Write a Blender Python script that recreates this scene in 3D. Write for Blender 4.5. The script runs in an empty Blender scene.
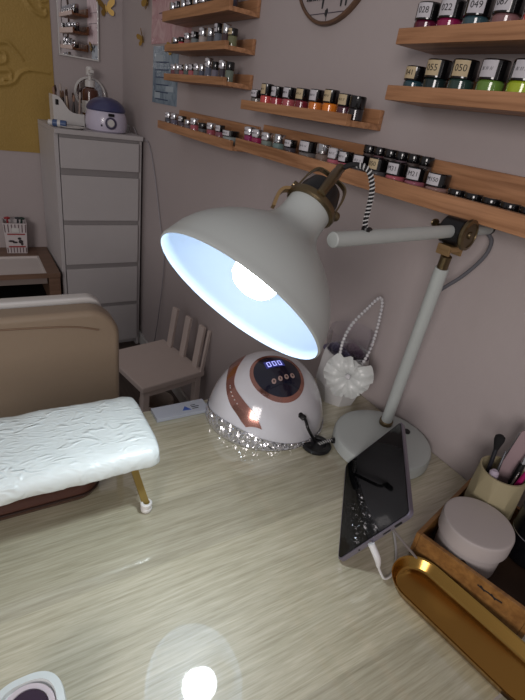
import bpy, bmesh, math, random
from mathutils import Vector, Matrix, Quaternion
random.seed(7)
S = bpy.context.scene
C = S.collection
PI = math.pi
V = Vector

# ------------------------------------------------------------------ camera
cd = bpy.data.cameras.new('camera'); cam = bpy.data.objects.new('camera', cd); C.objects.link(cam)
right = V((0.85649073, -0.49827158, 0.13471844)); down = V((-0.12763725, -0.45734741, -0.88008072)); fwd = V((0.50013234, 0.73658589, -0.45531183))
m = Matrix.Identity(4)
for i in range(3):
    m[i][0] = right[i]; m[i][1] = -down[i]; m[i][2] = -fwd[i]
m[2][3] = 1.34
cam.matrix_world = m
cd.sensor_fit = 'AUTO'; cd.sensor_width = 36; cd.lens = 467 / 700 * 36; cd.clip_start = 0.01
S.camera = cam

# ------------------------------------------------------------------ world, lights, exposure
w = bpy.data.worlds.new('world'); S.world = w; w.use_nodes = True
w.node_tree.nodes['Background'].inputs[0].default_value = (0.95, 0.90, 0.92, 1)
w.node_tree.nodes['Background'].inputs[1].default_value = 0.27
def area(name, loc, target, size, power, col, shape='RECTANGLE', sy=None):
    l = bpy.data.lights.new(name, 'AREA'); l.energy = power; l.color = col; l.size = size
    l.shape = shape
    if sy: l.size_y = sy
    o = bpy.data.objects.new(name, l); C.objects.link(o); o.location = loc
    o.rotation_euler = (V(target) - V(loc)).to_track_quat('-Z', 'Y').to_euler()
    return o
area('left_fill_light', (-1.7, -1.3, 1.75), (0.7, 0.9, 1.05), 1.0, 35, (1.0, 0.925, 0.90), 'RECTANGLE', 0.9)  # added unseen area light from the left, brightens the right wall
vs = S.view_settings
vs.view_transform = 'Standard'; vs.look = 'None'; vs.gamma = 1; vs.use_curve_mapping = False; vs.exposure = 0.0

# ------------------------------------------------------------------ material helpers
def lin(c):
    return tuple(((x / 255) / 12.92 if x / 255 <= .04045 else ((x / 255 + .055) / 1.055) ** 2.4) for x in c) + (1,)
MATS = {}
def mat(name, rgb, rough=.5, metal=0, coat=0, bump=0, bscale=80, var=0, vscale=12, trans=0, emit=0, emit_rgb=None, sheen=0, ior=1.45, alpha=1):
    if name in MATS: return MATS[name]
    M = bpy.data.materials.new(name); M.use_nodes = True; nt = M.node_tree; N = nt.nodes; L = nt.links
    b = N['Principled BSDF']; c = lin(rgb)
    b.inputs['Base Color'].default_value = c; b.inputs['Roughness'].default_value = rough; b.inputs['Metallic'].default_value = metal
    b.inputs['Coat Weight'].default_value = coat; b.inputs['Coat Roughness'].default_value = .05; b.inputs['IOR'].default_value = ior
    b.inputs['Transmission Weight'].default_value = trans; b.inputs['Sheen Weight'].default_value = sheen
    b.inputs['Alpha'].default_value = alpha
    if emit:
        b.inputs['Emission Color'].default_value = lin(emit_rgb or rgb); b.inputs['Emission Strength'].default_value = emit
    tc = N.new('ShaderNodeTexCoord')
    n = N.new('ShaderNodeTexNoise'); n.inputs['Scale'].default_value = vscale; n.inputs['Detail'].default_value = 5
    L.new(tc.outputs['Object'], n.inputs['Vector'])
    v = var or .04
    mx = N.new('ShaderNodeMix'); mx.data_type = 'RGBA'
    mx.inputs[6].default_value = tuple(x * (1 - v) for x in c[:3]) + (1,); mx.inputs[7].default_value = tuple(min(1, x * (1 + v)) for x in c[:3]) + (1,)
    L.new(n.outputs['Fac'], mx.inputs[0]); L.new(mx.outputs[2], b.inputs['Base Color'])
    if bump:
        n2 = N.new('ShaderNodeTexNoise'); n2.inputs['Scale'].default_value = bscale; n2.inputs['Detail'].default_value = 6
        L.new(tc.outputs['Object'], n2.inputs['Vector'])
        bp = N.new('ShaderNodeBump'); bp.inputs['Strength'].default_value = bump; bp.inputs['Distance'].default_value = .004
        L.new(n2.outputs['Fac'], bp.inputs['Height']); L.new(bp.outputs[0], b.inputs['Normal'])
    MATS[name] = M
    return M

def wood(name, c1, c2, axis='X', scale=1, rough=.5, coat=0, planks=None, contrast=1.0, coat_rough=.03, knots=False):
    if name in MATS: return MATS[name]
    M = bpy.data.materials.new(name); M.use_nodes = True; nt = M.node_tree; N = nt.nodes; L = nt.links
    b = N['Principled BSDF']; tc = N.new('ShaderNodeTexCoord'); mp = N.new('ShaderNodeMapping')
    L.new(tc.outputs['Object'], mp.inputs['Vector'])
    lo, hi = 3 * scale, 60 * scale
    mp.inputs['Scale'].default_value = (lo, hi, hi) if axis == 'X' else (hi, lo, hi) if axis == 'Y' else (hi, hi, lo)
    sep = N.new('ShaderNodeSeparateXYZ'); L.new(tc.outputs['Object'], sep.inputs[0])
    vec = mp.outputs[0]
    fl = None
    if planks:
        # boards side by side: each gets its own offset of the grain and its own tone
        dv = N.new('ShaderNodeMath'); dv.operation = 'MULTIPLY_ADD'; dv.inputs[1].default_value = 1 / planks; dv.inputs[2].default_value = .37
        L.new(sep.outputs['Y' if axis == 'X' else 'X'], dv.inputs[0])
        fl = N.new('ShaderNodeMath'); fl.operation = 'FLOOR'; L.new(dv.outputs[0], fl.inputs[0])
        wn = N.new('ShaderNodeTexWhiteNoise'); wn.noise_dimensions = '1D'; L.new(fl.outputs[0], wn.inputs['W'])
        ad = N.new('ShaderNodeVectorMath'); ad.operation = 'MULTIPLY_ADD'; ad.inputs[1].default_value = (9, 9, 9)
        L.new(wn.outputs['Color'], ad.inputs[0]); L.new(mp.outputs[0], ad.inputs[2]); vec = ad.outputs[0]
    n = N.new('ShaderNodeTexNoise'); n.inputs['Scale'].default_value = 1.0; n.inputs['Detail'].default_value = 8; n.inputs['Distortion'].default_value = .4
    n.inputs['Roughness'].default_value = .62
    L.new(vec, n.inputs['Vector'])
    n3 = N.new('ShaderNodeTexNoise'); n3.inputs['Scale'].default_value = 3.1; n3.inputs['Detail'].default_value = 3; L.new(vec, n3.inputs['Vector'])
    mixn = N.new('ShaderNodeMath'); mixn.operation = 'MULTIPLY_ADD'; mixn.inputs[1].default_value = .45
    L.new(n3.outputs['Fac'], mixn.inputs[0]); L.new(n.outputs['Fac'], mixn.inputs[2])
    r = N.new('ShaderNodeMapRange'); r.inputs['From Min'].default_value = .72 - .22 / contrast; r.inputs['From Max'].default_value = .72 + .22 / contrast
    L.new(mixn.outputs[0], r.inputs['Value'])
    mx = N.new('ShaderNodeMix'); mx.data_type = 'RGBA'; mx.inputs[6].default_value = lin(c2); mx.inputs[7].default_value = lin(c1)
    L.new(r.outputs[0], mx.inputs[0]); col = mx.outputs[2]
    if fl:
        hs = N.new('ShaderNodeHueSaturation'); ma = N.new('ShaderNodeMath'); ma.operation = 'MULTIPLY_ADD'; ma.inputs[1].default_value = .26; ma.inputs[2].default_value = .88
        L.new(wn.outputs['Value'], ma.inputs[0]); L.new(ma.outputs[0], hs.inputs['Value']); L.new(col, hs.inputs['Color']); col = hs.outputs[0]
    if knots:
        vo = N.new('ShaderNodeTexVoronoi'); vo.inputs['Scale'].default_value = 7
        mp2 = N.new('ShaderNodeMapping'); mp2.inputs['Scale'].default_value = (.5, .55, 1.3); L.new(tc.outputs['Object'], mp2.inputs['Vector']); L.new(mp2.outputs[0], vo.inputs['Vector'])
        kr = N.new('ShaderNodeMapRange'); kr.inputs['From Min'].default_value = .02; kr.inputs['From Max'].default_value = .09; L.new(vo.outputs['Distance'], kr.inputs['Value'])
        mk = N.new('ShaderNodeMix'); mk.data_type = 'RGBA'; mk.inputs[6].default_value = lin((70, 45, 25)); L.new(kr.outputs[0], mk.inputs[0]); L.new(col, mk.inputs[7]); col = mk.outputs[2]
    L.new(col, b.inputs['Base Color'])
    b.inputs['Roughness'].default_value = rough; b.inputs['Coat Weight'].default_value = coat; b.inputs['Coat Roughness'].default_value = coat_rough
    bp = N.new('ShaderNodeBump'); bp.inputs['Strength'].default_value = .12; bp.inputs['Distance'].default_value = .002
    L.new(n.outputs['Fac'], bp.inputs['Height']); L.new(bp.outputs[0], b.inputs['Normal'])
    MATS[name] = M
    return M

# ------------------------------------------------------------------ mesh helpers
def obj(name, bm, material, parent=None, smooth=30):
    me = bpy.data.meshes.new(name)
    bmesh.ops.recalc_face_normals(bm, faces=bm.faces[:]) if not getattr(bm, 'keep', False) else None
    bm.to_mesh(me); bm.free()
    if isinstance(material, (list, tuple)):
        for x in material: me.materials.append(x)
    elif material: me.materials.append(material)
    if smooth:
        me.polygons.foreach_set('use_smooth', [True] * len(me.polygons)); me.set_sharp_from_angle(angle=math.radians(smooth))
    o = bpy.data.objects.new(name, me); C.objects.link(o)
    if smooth and len(me.polygons) < 20000:
        wn = o.modifiers.new('weighted_normals', 'WEIGHTED_NORMAL'); wn.keep_sharp = True; wn.weight = 80
    if parent: o.parent = parent
    return o
def thing(name, label, cat, loc=(0, 0, 0), rz=0, group=None):
    o = bpy.data.objects.new(name, None); o.empty_display_size = .05; C.objects.link(o); o.location = loc; o.rotation_euler = (0, 0, rz)
    o['label'] = label; o['category'] = cat
    if group: o['group'] = group
    return o
def tag(o, label, cat, group=None):
    o['label'] = label; o['category'] = cat
    if group: o['group'] = group
    return o
def struct(name, bm, m_, smooth=30):
    o = obj(name, bm, m_, None, smooth); o['kind'] = 'structure'; return o
def nb(): return bmesh.new()
def box(bm, x0, x1, y0, y1, z0, z1, bev=0, mat4=None, seg=2):
    r = bmesh.ops.create_cube(bm, size=1)
    vs_ = r['verts']
    for v in vs_:
        v.co = V(((x0 + x1) / 2 + v.co.x * (x1 - x0), (y0 + y1) / 2 + v.co.y * (y1 - y0), (z0 + z1) / 2 + v.co.z * (z1 - z0)))
    new = vs_
    if bev:
        es = list({e for v in vs_ for e in v.link_edges})
        r = bmesh.ops.bevel(bm, geom=es, offset=bev, segments=seg, affect='EDGES', profile=.5)
        new = list({v for f in r['faces'] for v in f.verts} | {v for v in vs_ if v.is_valid})
    if mat4 is not None:
        for v in new: v.co = mat4 @ v.co
    return new
def lathe(bm, prof, seg=32, mat4=None, caps=True, phase=0):
    rings = []
    for r, z in prof:
        if r < 1e-6:
            rings.append([bm.verts.new((0, 0, z))])
        else:
            rings.append([bm.verts.new((r * math.cos(phase + 2 * PI * i / seg), r * math.sin(phase + 2 * PI * i / seg), z)) for i in range(seg)])
    for a, b in zip(rings, rings[1:]):
        for i in range(seg):
            j = (i + 1) % seg
            if len(a) == 1 and len(b) == 1: continue
            if len(a) == 1: bm.faces.new((a[0], b[i], b[j]))
            elif len(b) == 1: bm.faces.new((a[i], a[j], b[0]))
            else: bm.faces.new((a[i], a[j], b[j], b[i]))
    if caps:
        for R in (rings[0], rings[-1]):
            if len(R) > 2:
                try: bm.faces.new(R)
                except ValueError: pass
    if mat4 is not None:
        for R in rings:
            for v in R: v.co = mat4 @ v.co
    return rings
def smooth_path(pts, n=8):
    P = [V(p) for p in pts]; out = []
    for i in range(len(P) - 1):
        p0 = P[max(i - 1, 0)]; p1 = P[i]; p2 = P[i + 1]; p3 = P[min(i + 2, len(P) - 1)]
        for k in range(n):
            t = k / n
            out.append(.5 * ((2 * p1) + (p2 - p0) * t + (2 * p0 - 5 * p1 + 4 * p2 - p3) * t * t + (3 * p1 - p0 - 3 * p2 + p3) * t ** 3))
    out.append(P[-1]); return out
def tube(bm, path, r, seg=10, flat=None, up=None):
    """sweep; r a number or list; flat=(a,b) gives an elliptic/strap section"""
    path = [V(p) for p in path]; n = len(path); rings = []
    t0 = (path[1] - path[0]).normalized()
    ref = V(up) if up is not None else (V((0, 0, 1)) if abs(t0.z) < .9 else V((1, 0, 0)))
    nx = (ref - t0 * ref.dot(t0)).normalized(); prev = t0
    for i, p in enumerate(path):
        t = (path[min(i + 1, n - 1)] - path[max(i - 1, 0)]).normalized()
        q = prev.rotation_difference(t); nx = q @ nx; nx = (nx - t * nx.dot(t)).normalized(); prev = t
        ny = t.cross(nx); rr = r[i] if isinstance(r, (list, tuple)) else r
        a, b = (rr, rr) if not flat else flat
        rings.append([bm.verts.new(p + nx * math.cos(2 * PI * k / seg) * a + ny * math.sin(2 * PI * k / seg) * b) for k in range(seg)])
    for A, B in zip(rings, rings[1:]):
        for k in range(seg):
            j = (k + 1) % seg; bm.faces.new((A[k], A[j], B[j], B[k]))
    bm.faces.new(rings[0][::-1]); bm.faces.new(rings[-1])
def strap(bm, path, w_, t_, up):
    """flat bar with rectangular section, width along `up`-projected normal"""
    path = [V(p) for p in path]; rings = []; n = len(path)
    for i, p in enumerate(path):
        t = (path[min(i + 1, n - 1)] - path[max(i - 1, 0)]).normalized()
        nx = (V(up) - t * V(up).dot(t)).normalized(); ny = t.cross(nx)
        rings.append([bm.verts.new(p + nx * a * w_ / 2 + ny * b * t_ / 2) for a, b in ((-1, -1), (1, -1), (1, 1), (-1, 1))])
    for A, B in zip(rings, rings[1:]):
        for k in range(4):
            j = (k + 1) % 4; bm.faces.new((A[k], A[j], B[j], B[k]))
    bm.faces.new(rings[0][::-1]); bm.faces.new(rings[-1])
def sphere(bm, c, r, u=12, v=8, sc=(1, 1, 1)):
    res = bmesh.ops.create_uvsphere(bm, u_segments=u, v_segments=v, radius=r)
    for x in res['verts']: x.co = V((x.co.x * sc[0], x.co.y * sc[1], x.co.z * sc[2])) + V(c)
    return res['verts']
def cyl_between(bm, a, b, r, seg=20, r2=None):
    a = V(a); b = V(b); q = (b - a).to_track_quat('Z', 'Y').to_matrix().to_4x4(); q.translation = a; h = (b - a).length
    e = min(r * .12, h * .3)
    r2 = r if r2 is None else r2
    lathe(bm, [(0, 0), (r - e, 0), (r, e), (r2, h - e), (r2 - e, h), (0, h)], seg, q)
def frame(zaxis, xhint, origin):
    z = V(zaxis).normalized(); x = V(xhint); x = (x - z * x.dot(z)).normalized(); y = z.cross(x)
    M = Matrix((x, y, z)).transposed().to_4x4(); M.translation = V(origin); return M
_fc = {}
def text_bm(s, size, depth=.0002):
    c = bpy.data.curves.new('lettering', 'FONT'); c.body = s; c.size = size; c.extrude = depth; c.align_x = 'CENTER'; c.align_y = 'CENTER'; c.resolution_u = 3
    o = bpy.data.objects.new('lettering', c); C.objects.link(o)
    dg = bpy.context.evaluated_depsgraph_get(); me = bpy.data.meshes.new_from_object(o.evaluated_get(dg))
    b = nb(); b.from_mesh(me); bpy.data.objects.remove(o); bpy.data.curves.remove(c); bpy.data.meshes.remove(me)
    return b
def loft(bm, sections, closed=True, cap=True):
    R = [[bm.verts.new(p) for p in s] for s in sections]; n = len(R[0])
    for A, B in zip(R, R[1:]):
        for i in range(n if closed else n - 1):
            j = (i + 1) % n; bm.faces.new((A[i], A[j], B[j], B[i]))
    if cap: bm.faces.new(R[0][::-1]); bm.faces.new(R[-1])
def rrect(x0, x1, y0, y1, r, n=6):
    out = []
    for cx, cy, a in ((x1 - r, y1 - r, 0), (x0 + r, y1 - r, PI / 2), (x0 + r, y0 + r, PI), (x1 - r, y0 + r, 3 * PI / 2)):
        for k in range(n + 1): out.append((cx + r * math.cos(a + k * PI / 2 / n), cy + r * math.sin(a + k * PI / 2 / n)))
    return out

# ------------------------------------------------------------------ materials
m_wall = mat('painted_wall', (176, 166, 165), .85, bump=.25, bscale=35, var=.05, vscale=3)
m_floor = wood('dark_floor_laminate', (92, 80, 72), (66, 56, 50), 'Y', 1, .5, 0, .14)
m_desk = wood('pale_ash_desk', (198, 192, 169), (152, 146, 121), 'X', 3.2, .42, 1.0, .118, .82, .03)
m_desk.node_tree.nodes['Principled BSDF'].inputs['Coat IOR'].default_value = 1.95
m_pine = wood('pine_shelf', (190, 140, 102), (136, 94, 62), 'Y', .8, .5, .1, None, 1.2, .2, True)
m_tablewood = wood('brown_table_wood', (126, 98, 80), (98, 74, 58), 'X', .8, .5, .1)
m_boxwood = wood('bamboo_box_wood', (160, 116, 64), (116, 78, 40), 'X', .9, .42, .2)
m_white = mat('white_lacquer', (205, 203, 200), .4, coat=.1)
m_cabinet = mat('grey_white_foil', (184, 180, 180), .5)
m_lamp = mat('matt_white_enamel', (176, 182, 180), .42, coat=.1)
m_brass = mat('aged_brass', (112, 98, 74), .32, .9, var=.2, vscale=60)
m_black = mat('black_plastic', (16, 16, 18), .35)
m_blackg = mat('gloss_black_lid', (14, 13, 15), .16, coat=.6)
m_gold = mat('gold_metal', (178, 140, 74), .22, 1.0)
m_goldleg = mat('brushed_gold_leg', (160, 138, 78), .35, .7)
m_grey = mat('grey_cord', (92, 92, 98), .6)
m_label = mat('paper_label', (196, 194, 200), .6)
m_labelb = mat('beige_label', (190, 172, 138), .6)
m_ink = mat('black_ink', (28, 26, 30), .7)
m_rose = mat('rose_gold', (190, 140, 128), .16, .95)
m_pearl = mat('pearl_bead', (205, 205, 208), .22, coat=.6)
m_silver = mat('silver_cap', (200, 200, 204), .16, .95)

# ------------------------------------------------------------------ room shell
WX, BY = .786, 2.85
b = nb(); box(b, WX, WX + .1, -2.0, BY + .1, 0, 2.7); struct('wall_right', b, m_wall)
b = nb(); box(b, -2.6, WX, BY, BY + .1, 0, 2.7); struct('wall_back', b, m_wall)
b = nb(); box(b, -2.6, WX + .1, -2.0, BY + .1, -.1, 0); struct('floor', b, m_floor)
b = nb(); box(b, WX - .012, WX, -2, BY, 0, .07, .003); struct('baseboard_right', b, m_white)
b = nb(); box(b, -2.6, WX - .012, BY - .012, BY, 0, .07, .003); struct('baseboard_back', b, m_white)

# gold embossed panel of wallpaper on the back wall
def relief_panel():
    b = nb(); x0, x1, z0, z1 = -.55, .445, .978, 2.2
    nx, nz = 190, 220; G = []
    def curl(x, z, pts, w_):
        d = 9
        for i in range(0, len(pts) - 1):
            ax, az = pts[i]; bx, bz = pts[i + 1]; L2 = (bx - ax) ** 2 + (bz - az) ** 2
            t = max(0, min(1, ((x - ax) * (bx - ax) + (z - az) * (bz - az)) / L2)); dd = math.hypot(x - ax - t * (bx - ax), z - az - t * (bz - az))
            wl = w_ * (1.2 - .8 * (i + t) / (len(pts) - 1)); d = min(d, dd / wl)
        return math.exp(-d * d * 2)
    def sp(pts): return [(p.x, p.y) for p in smooth_path([(x, z, 0) for x, z in pts], 5)]
    base = [sp([(.20, 1.27), (.262, 1.29), (.30, 1.335), (.35, 1.352), (.43, 1.352)]),
            sp([(.20, 1.44), (.25, 1.45), (.285, 1.42), (.312, 1.39)]),
            sp([(.20, 1.36), (.235, 1.37), (.24, 1.40), (.215, 1.41), (.20, 1.39)]),
            sp([(.20, 1.33), (.25, 1.335), (.255, 1.30), (.22, 1.295)]),
            sp([(.33, 1.66), (.37, 1.60), (.42, 1.585), (.43, 1.61), (.405, 1.62)]),
            sp([(.40, 1.68), (.41, 1.64), (.435, 1.645)]),
            sp([(.05, 1.40), (.08, 1.47), (.14, 1.46), (.15, 1.41)]), sp([(.15, 1.30), (.09, 1.24), (.02, 1.27)])]
    for k in range(nz + 1):
        z = z0 + (z1 - z0) * k / nz; row = []
        for i in range(nx + 1):
            x = x0 + (x1 - x0) * i / nx; h = 0
            if 0 < x and 1.2 < z < 1.75:
                for c in base: h = max(h, curl(x, z, c, .011))
            row.append(b.verts.new((x, BY - .004 - .007 * h, z)))
        G.append(row)
    for k in range(nz):
        for i in range(nx): b.faces.new((G[k][i], G[k][i + 1], G[k + 1][i + 1], G[k + 1][i]))
    # backing rim so the panel has thickness
    edge = [G[0][i] for i in range(nx + 1)] + [G[k][nx] for k in range(1, nz + 1)] + [G[nz][i] for i in range(nx - 1, -1, -1)] + [G[k][0] for k in range(nz - 1, 0, -1)]
    bk = [b.verts.new((v.co.x, BY - .0005, v.co.z)) for v in edge]
    for i in range(len(edge)):
        j = (i + 1) % len(edge); b.faces.new((edge[i], edge[j], bk[j], bk[i]))
    b.faces.new(bk[::-1])
    return b
o = obj('wallpaper_panel', relief_panel(), mat('gold_wallpaper', (168, 138, 72), .5, .15, bump=.35, bscale=120, var=.12, vscale=8), None, 60)
tag(o, 'mustard gold wallpaper panel embossed with scrolls on the back wall', 'wallpaper')

# ------------------------------------------------------------------ tall chest of drawers
ct = thing('chest_of_drawers', 'tall narrow pale grey chest of drawers in the corner', 'chest of drawers', (.367, 2.42, 0), .028)
b = nb(); box(b, 0, .018, .02, .42, 0, 1.12, .001); box(b, .385, .403, .02, .42, 0, 1.12, .001); box(b, .018, .385, .40, .42, .02, 1.12); box(b, .018, .385, .045, .40, .02, .045)
box(b, .018, .385, .06, .075, .0, .045)
obj('carcass', b, m_cabinet, ct)
b = nb(); box(b, 0, .403, -.002, .42, 1.12, 1.14, .0015); obj('top_panel', b, m_cabinet, ct)
for z0, z1 in ((.975, 1.105), (.735, .945), (.512, .712), (.286, .488), (.05, .264)):
    b = nb(); box(b, .02, .383, 0.0, .018, z0, z1, .0015); box(b, .024, .379, .018, .06, z0 + .01, z1)
    d = obj('drawer', b, m_cabinet, ct)
    b = nb(); box(b, .02, .383, .008, .03, z1 + .0005, z1 + (.0145 if z1 > 1 else .0295 if z1 > .9 else .0215), .001); obj('grip_edge', b, mat('grey_grip', (140, 136, 136), .5), d)

# ------------------------------------------------------------------ mirror on back wall
mt = thing('wall_mirror', 'narrow rectangular mirror in white frame above the chest of drawers', 'mirror', (.475, BY - .001, 1.437)); mt.rotation_euler = (.02, 0, -.012)
b = nb()
box(b, 0, .19, -.012, -.002, 0, .007, .001); box(b, 0, .19, -.012, -.002, .50, .507, .001); box(b, 0, .006, -.012, -.002, .007, .50, .001); box(b, .184, .19, -.012, -.002, .007, .50, .001)
obj('mirror_frame', b, m_white, mt)
b = nb(); box(b, .006, .184, -.008, -.001, .007, .50); obj('mirror_glass', b, mat('mirror_glass', (225, 225, 228), .02, 1.0), mt)

# ------------------------------------------------------------------ things on the chest
TZ = 1.14
wp = thing('wax_warmer', 'lilac white wax warmer pot with dark blue lid on the chest', 'wax warmer', (.622, 2.54, TZ))
b = nb(); lathe(b, [(0, 0), (.083, 0), (.092, .006), (.096, .03), (.094, .062), (.088, .084), (.082, .09), (0, .09)], 40); obj('body', b, mat('lilac_plastic', (196, 190, 208), .3, coat=.3), wp)
b = nb(); lathe(b, [(.086, .088), (.09, .094), (.088, .104), (.076, .122), (.055, .137), (.028, .146), (0, .148)], 40); obj('lid', b, mat('blue_lid', (64, 66, 104), .3, coat=.3), wp)
F = frame((-.03, -1, .12), (1, 0, 0), (-.002, -.0955, .042))
b = nb(); lathe(b, [(.018, -.004), (.026, -.002), (.026, .002), (.0195, .003), (.018, .001)], 28, F, False); obj('dial_ring', b, mat('dial_ring_grey', (70, 66, 88), .4), wp)
b = nb(); lathe(b, [(0, -.004), (.016, -.004), (.015, .007), (0, .008)], 24, F)
obj('dial', b, m_white, wp)
b = nb(); box(b, -.013, .013, -.099, -.091, .071, .083, .001); obj('brand_plate', b, m_black, wp)
b = nb(); box(b, -.046, -.041, -.0935, -.085, .026, .034, .001); obj('indicator', b, m_black, wp)

# white sweeping brush caddy
cdy = thing('brush_caddy', 'white plastic caddy with high curved back holding brushes on the chest', 'caddy', (.405, 2.64, TZ))
b = nb(); N_ = 20
def caddy_sec(x):
    t = max(0, min(1, (x) / .14)); h = .125 - .075 * (t * t * (3 - 2 * t)) if x < .07 else .0875 - .0375 * min(1, (x - .07) / .05)
    return h
xs = [k * .135 / N_ for k in range(N_ + 1)]
top = [.128 - .073 * (1 / (1 + math.exp(-(x - .05) / .012))) for x in xs]
for side in (0, .10):
    fr = [b.verts.new((x, side, 0)) for x in xs]; tp = [b.verts.new((x, side, h)) for x, h in zip(xs, top)]
    f2 = [b.verts.new((x, side + .003, 0)) for x in xs]; t2 = [b.verts.new((x, side + .003, h)) for x, h in zip(xs, top)]
    for i in range(N_):
        for A, B in ((fr, tp), (f2, t2), (tp, t2)): b.faces.new((A[i], A[i + 1], B[i + 1], B[i]))
    for i in (0, N_): b.faces.new((fr[i], tp[i], t2[i], f2[i]))
box(b, -.003, .0, 0, .103, 0, top[0]); box(b, .135, .138, 0, .103, 0, top[-1]); box(b, 0, .135, 0, .103, 0, .004)
obj('tub', b, m_white, cdy)
b = nb(); box(b, .008, .022, -.0012, .0005, .085, .108, .003); obj('slot', b, m_black, cdy)
cols = [(170, 120, 100), (150, 130, 120), (110, 84, 60), (60, 50, 46), (188, 170, 150), (140, 100, 80), (48, 42, 44), (96, 70, 50), (160, 140, 130)]
names = ['dusty pink', 'grey beige', 'brown', 'charcoal', 'cream', 'copper brown', 'black', 'walnut brown', 'pale taupe']
for i, cc in enumerate(cols):
    px = .420 + .0128 * i; py = 2.665 + .025 * (i % 2) + .01
    t = thing('makeup_brush', f'{names[i]} nail brush standing upright in the white caddy', 'brush', (px, py, TZ + .005), 0, 'brushes in the white caddy')
    t.rotation_euler = (random.uniform(-.05, .05), random.uniform(-.06, .08), 0)
    h = .125 - .004 * i + .012 * (i % 3)
    b = nb(); lathe(b, [(0, 0), (.004, 0), (.0055, h * .5), (.004, h), (0, h)], 12); obj('handle', b, mat('brush_handle_%d' % i, cc, .4), t)
    b = nb(); lathe(b, [(0, h), (.005, h), (.0065, h + .012), (.004, h + .026), (0, h + .03)], 12); obj('bristles', b, mat('brush_hair_%d' % (i % 3), ((150, 118, 100), (70, 52, 44), (176, 164, 156))[i % 3], .8), t)
# pump bottle
pb = thing('pump_bottle', 'amber bottle with white pump top standing behind the brush caddy', 'bottle', (.598, 2.755, TZ))
b = nb(); lathe(b, [(0, 0), (.036, 0), (.040, .004), (.040, .15), (.036, .166), (.016, .178), (0, .178)], 32); obj('bottle_body', b, mat('amber_plastic', (84, 48, 34), .2, coat=.5), pb)
b = nb(); lathe(b, [(.0403, .06), (.0406, .0605), (.0406, .115), (.0403, .1155)], 32, None, False); obj('white_label', b, m_white, pb)
b = nb(); lathe(b, [(0, .178), (.024, .178), (.024, .203), (.018, .209), (.009, .211), (.009, .228), (.018, .230), (.018, .258), (.013, .266), (0, .268)], 24); box(b, -.010, .010, -.050, -.012, .238, .252, .003)
obj('pump', b, m_white, pb)
rm = thing('round_mirror', 'round white rimmed vanity mirror leaning behind the pump bottle', 'mirror', (.612, 2.822, TZ))
F = frame((0, -1, .12), (1, 0, 0), (0, .0, .145))
b = nb(); lathe(b, [(.068, 0), (.076, 0), (.079, .004), (.076, .009), (.069, .009), (.068, 0)], 48, F, False); obj('rim', b, m_white, rm)
b = nb(); lathe(b, [(0, .002), (.069, .002), (.069, .005), (0, .005)], 48, F); obj('glass', b, mat('vanity_glass', (190, 184, 186), .06, 1.0), rm)
b = nb(); box(b, -.03, .03, -.018, .018, 0, .012, .004); box(b, -.008, .008, -.006, .008, .01, .07, .002); obj('stand', b, m_white, rm)
o = thing('cream_tube', 'small blue and white tube lying on the left edge of the chest', 'tube', (.375, 2.50, TZ + .016))
b = nb(); cyl_between(b, (0, 0, 0), (.055, -.02, 0), .015, 16); obj('tube_body', b, mat('tube_blue', (70, 92, 132), .4), o)
b = nb(); cyl_between(b, (-.018, .0065, 0), (0, 0, 0), .012, 16); obj('cap', b, m_white, o)
b = nb(); cyl_between(b, (.018, -.0065, 0), (.033, -.012, 0), .0154, 16); obj('white_band', b, m_white, o)
b = nb(); lathe(b, [(0, 0), (.045, 0), (.058, .006), (.060, .009), (.056, .009), (.044, .003), (0, .003)], 40)
o = obj('saucer', b, m_white); o.location = (.455, 2.50, TZ); tag(o, 'shallow white saucer in front of the white brush caddy', 'saucer')
ad = thing('power_adapter', 'small pale power adapter at the right end of the chest top', 'adapter', (.73, 2.62, TZ))
b = nb(); box(b, -.012, .022, -.02, .02, 0, .035, .004); obj('adapter_body', b, mat('pale_plastic', (170, 172, 172), .4), ad)
b = nb(); box(b, -.03, -.012, -.012, .012, .003, .026, .003); obj('plug', b, mat('dark_grey_plastic', (74, 74, 78), .4), ad)
b = nb(); tube(b, smooth_path([(.773, 2.60, 1.165), (.777, 2.50, 1.12), (.779, 2.38, 1.12), (.779, 2.28, 1.0), (.778, 2.18, .80), (.777, 2.10, .62), (.772, 2.14, .3), (.768, 2.2, .074)]), .0028, 8)
o = obj('hanging_wire', b, mat('pale_cord', (150, 146, 150), .5)); o.name = 'hanging_wire'; tag(o, 'thin pale cord hanging down the wall right of the chest', 'cord')

# ------------------------------------------------------------------ low wooden table at the left
lt = thing('low_table', 'low brown wooden table with white inset tray beside the chest', 'table', (.352, 2.40, 0))
b = nb(); box(b, -.062, 0, 0, .445, .455, .48, .002); box(b, -.90, -.062, .29, .445, .455, .48, .002); box(b, -.90, -.062, 0, .004, .455, .48); obj('tabletop_frame', b, m_tablewood, lt)
b = nb(); box(b, -.90, -.0625, .0045, .2895, .455, .470); box(b, -.90, -.0625, .0045, .012, .47, .4785); box(b, -.90, -.0625, .28, .2895, .47, .4785); box(b, -.072, -.0625, .012, .28, .47, .4785)
obj('inset_tray', b, mat('white_inset', (205, 198, 194), .35), lt)
b = nb(); box(b, -.90, -.062, .006, .02, .425, .454, .001); obj('apron', b, mat('grey_apron', (128, 116, 110), .5), lt)
b = nb(); box(b, -.055, -.002, .003, .44, 0, .454, .002); obj('side_panel', b, m_tablewood, lt)
b = nb(); box(b, -.90, -.875, .003, .44, 0, .454, .002); obj('side_panel', b, m_tablewood, lt)
b = nb(); box(b, -.875, -.055, .03, .44, .30, .315); box(b, -.875, -.055, .43, .44, 0, .454); obj('inner_shelf', b, mat('black_shelf', (24, 22, 22), .6), lt)
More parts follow.
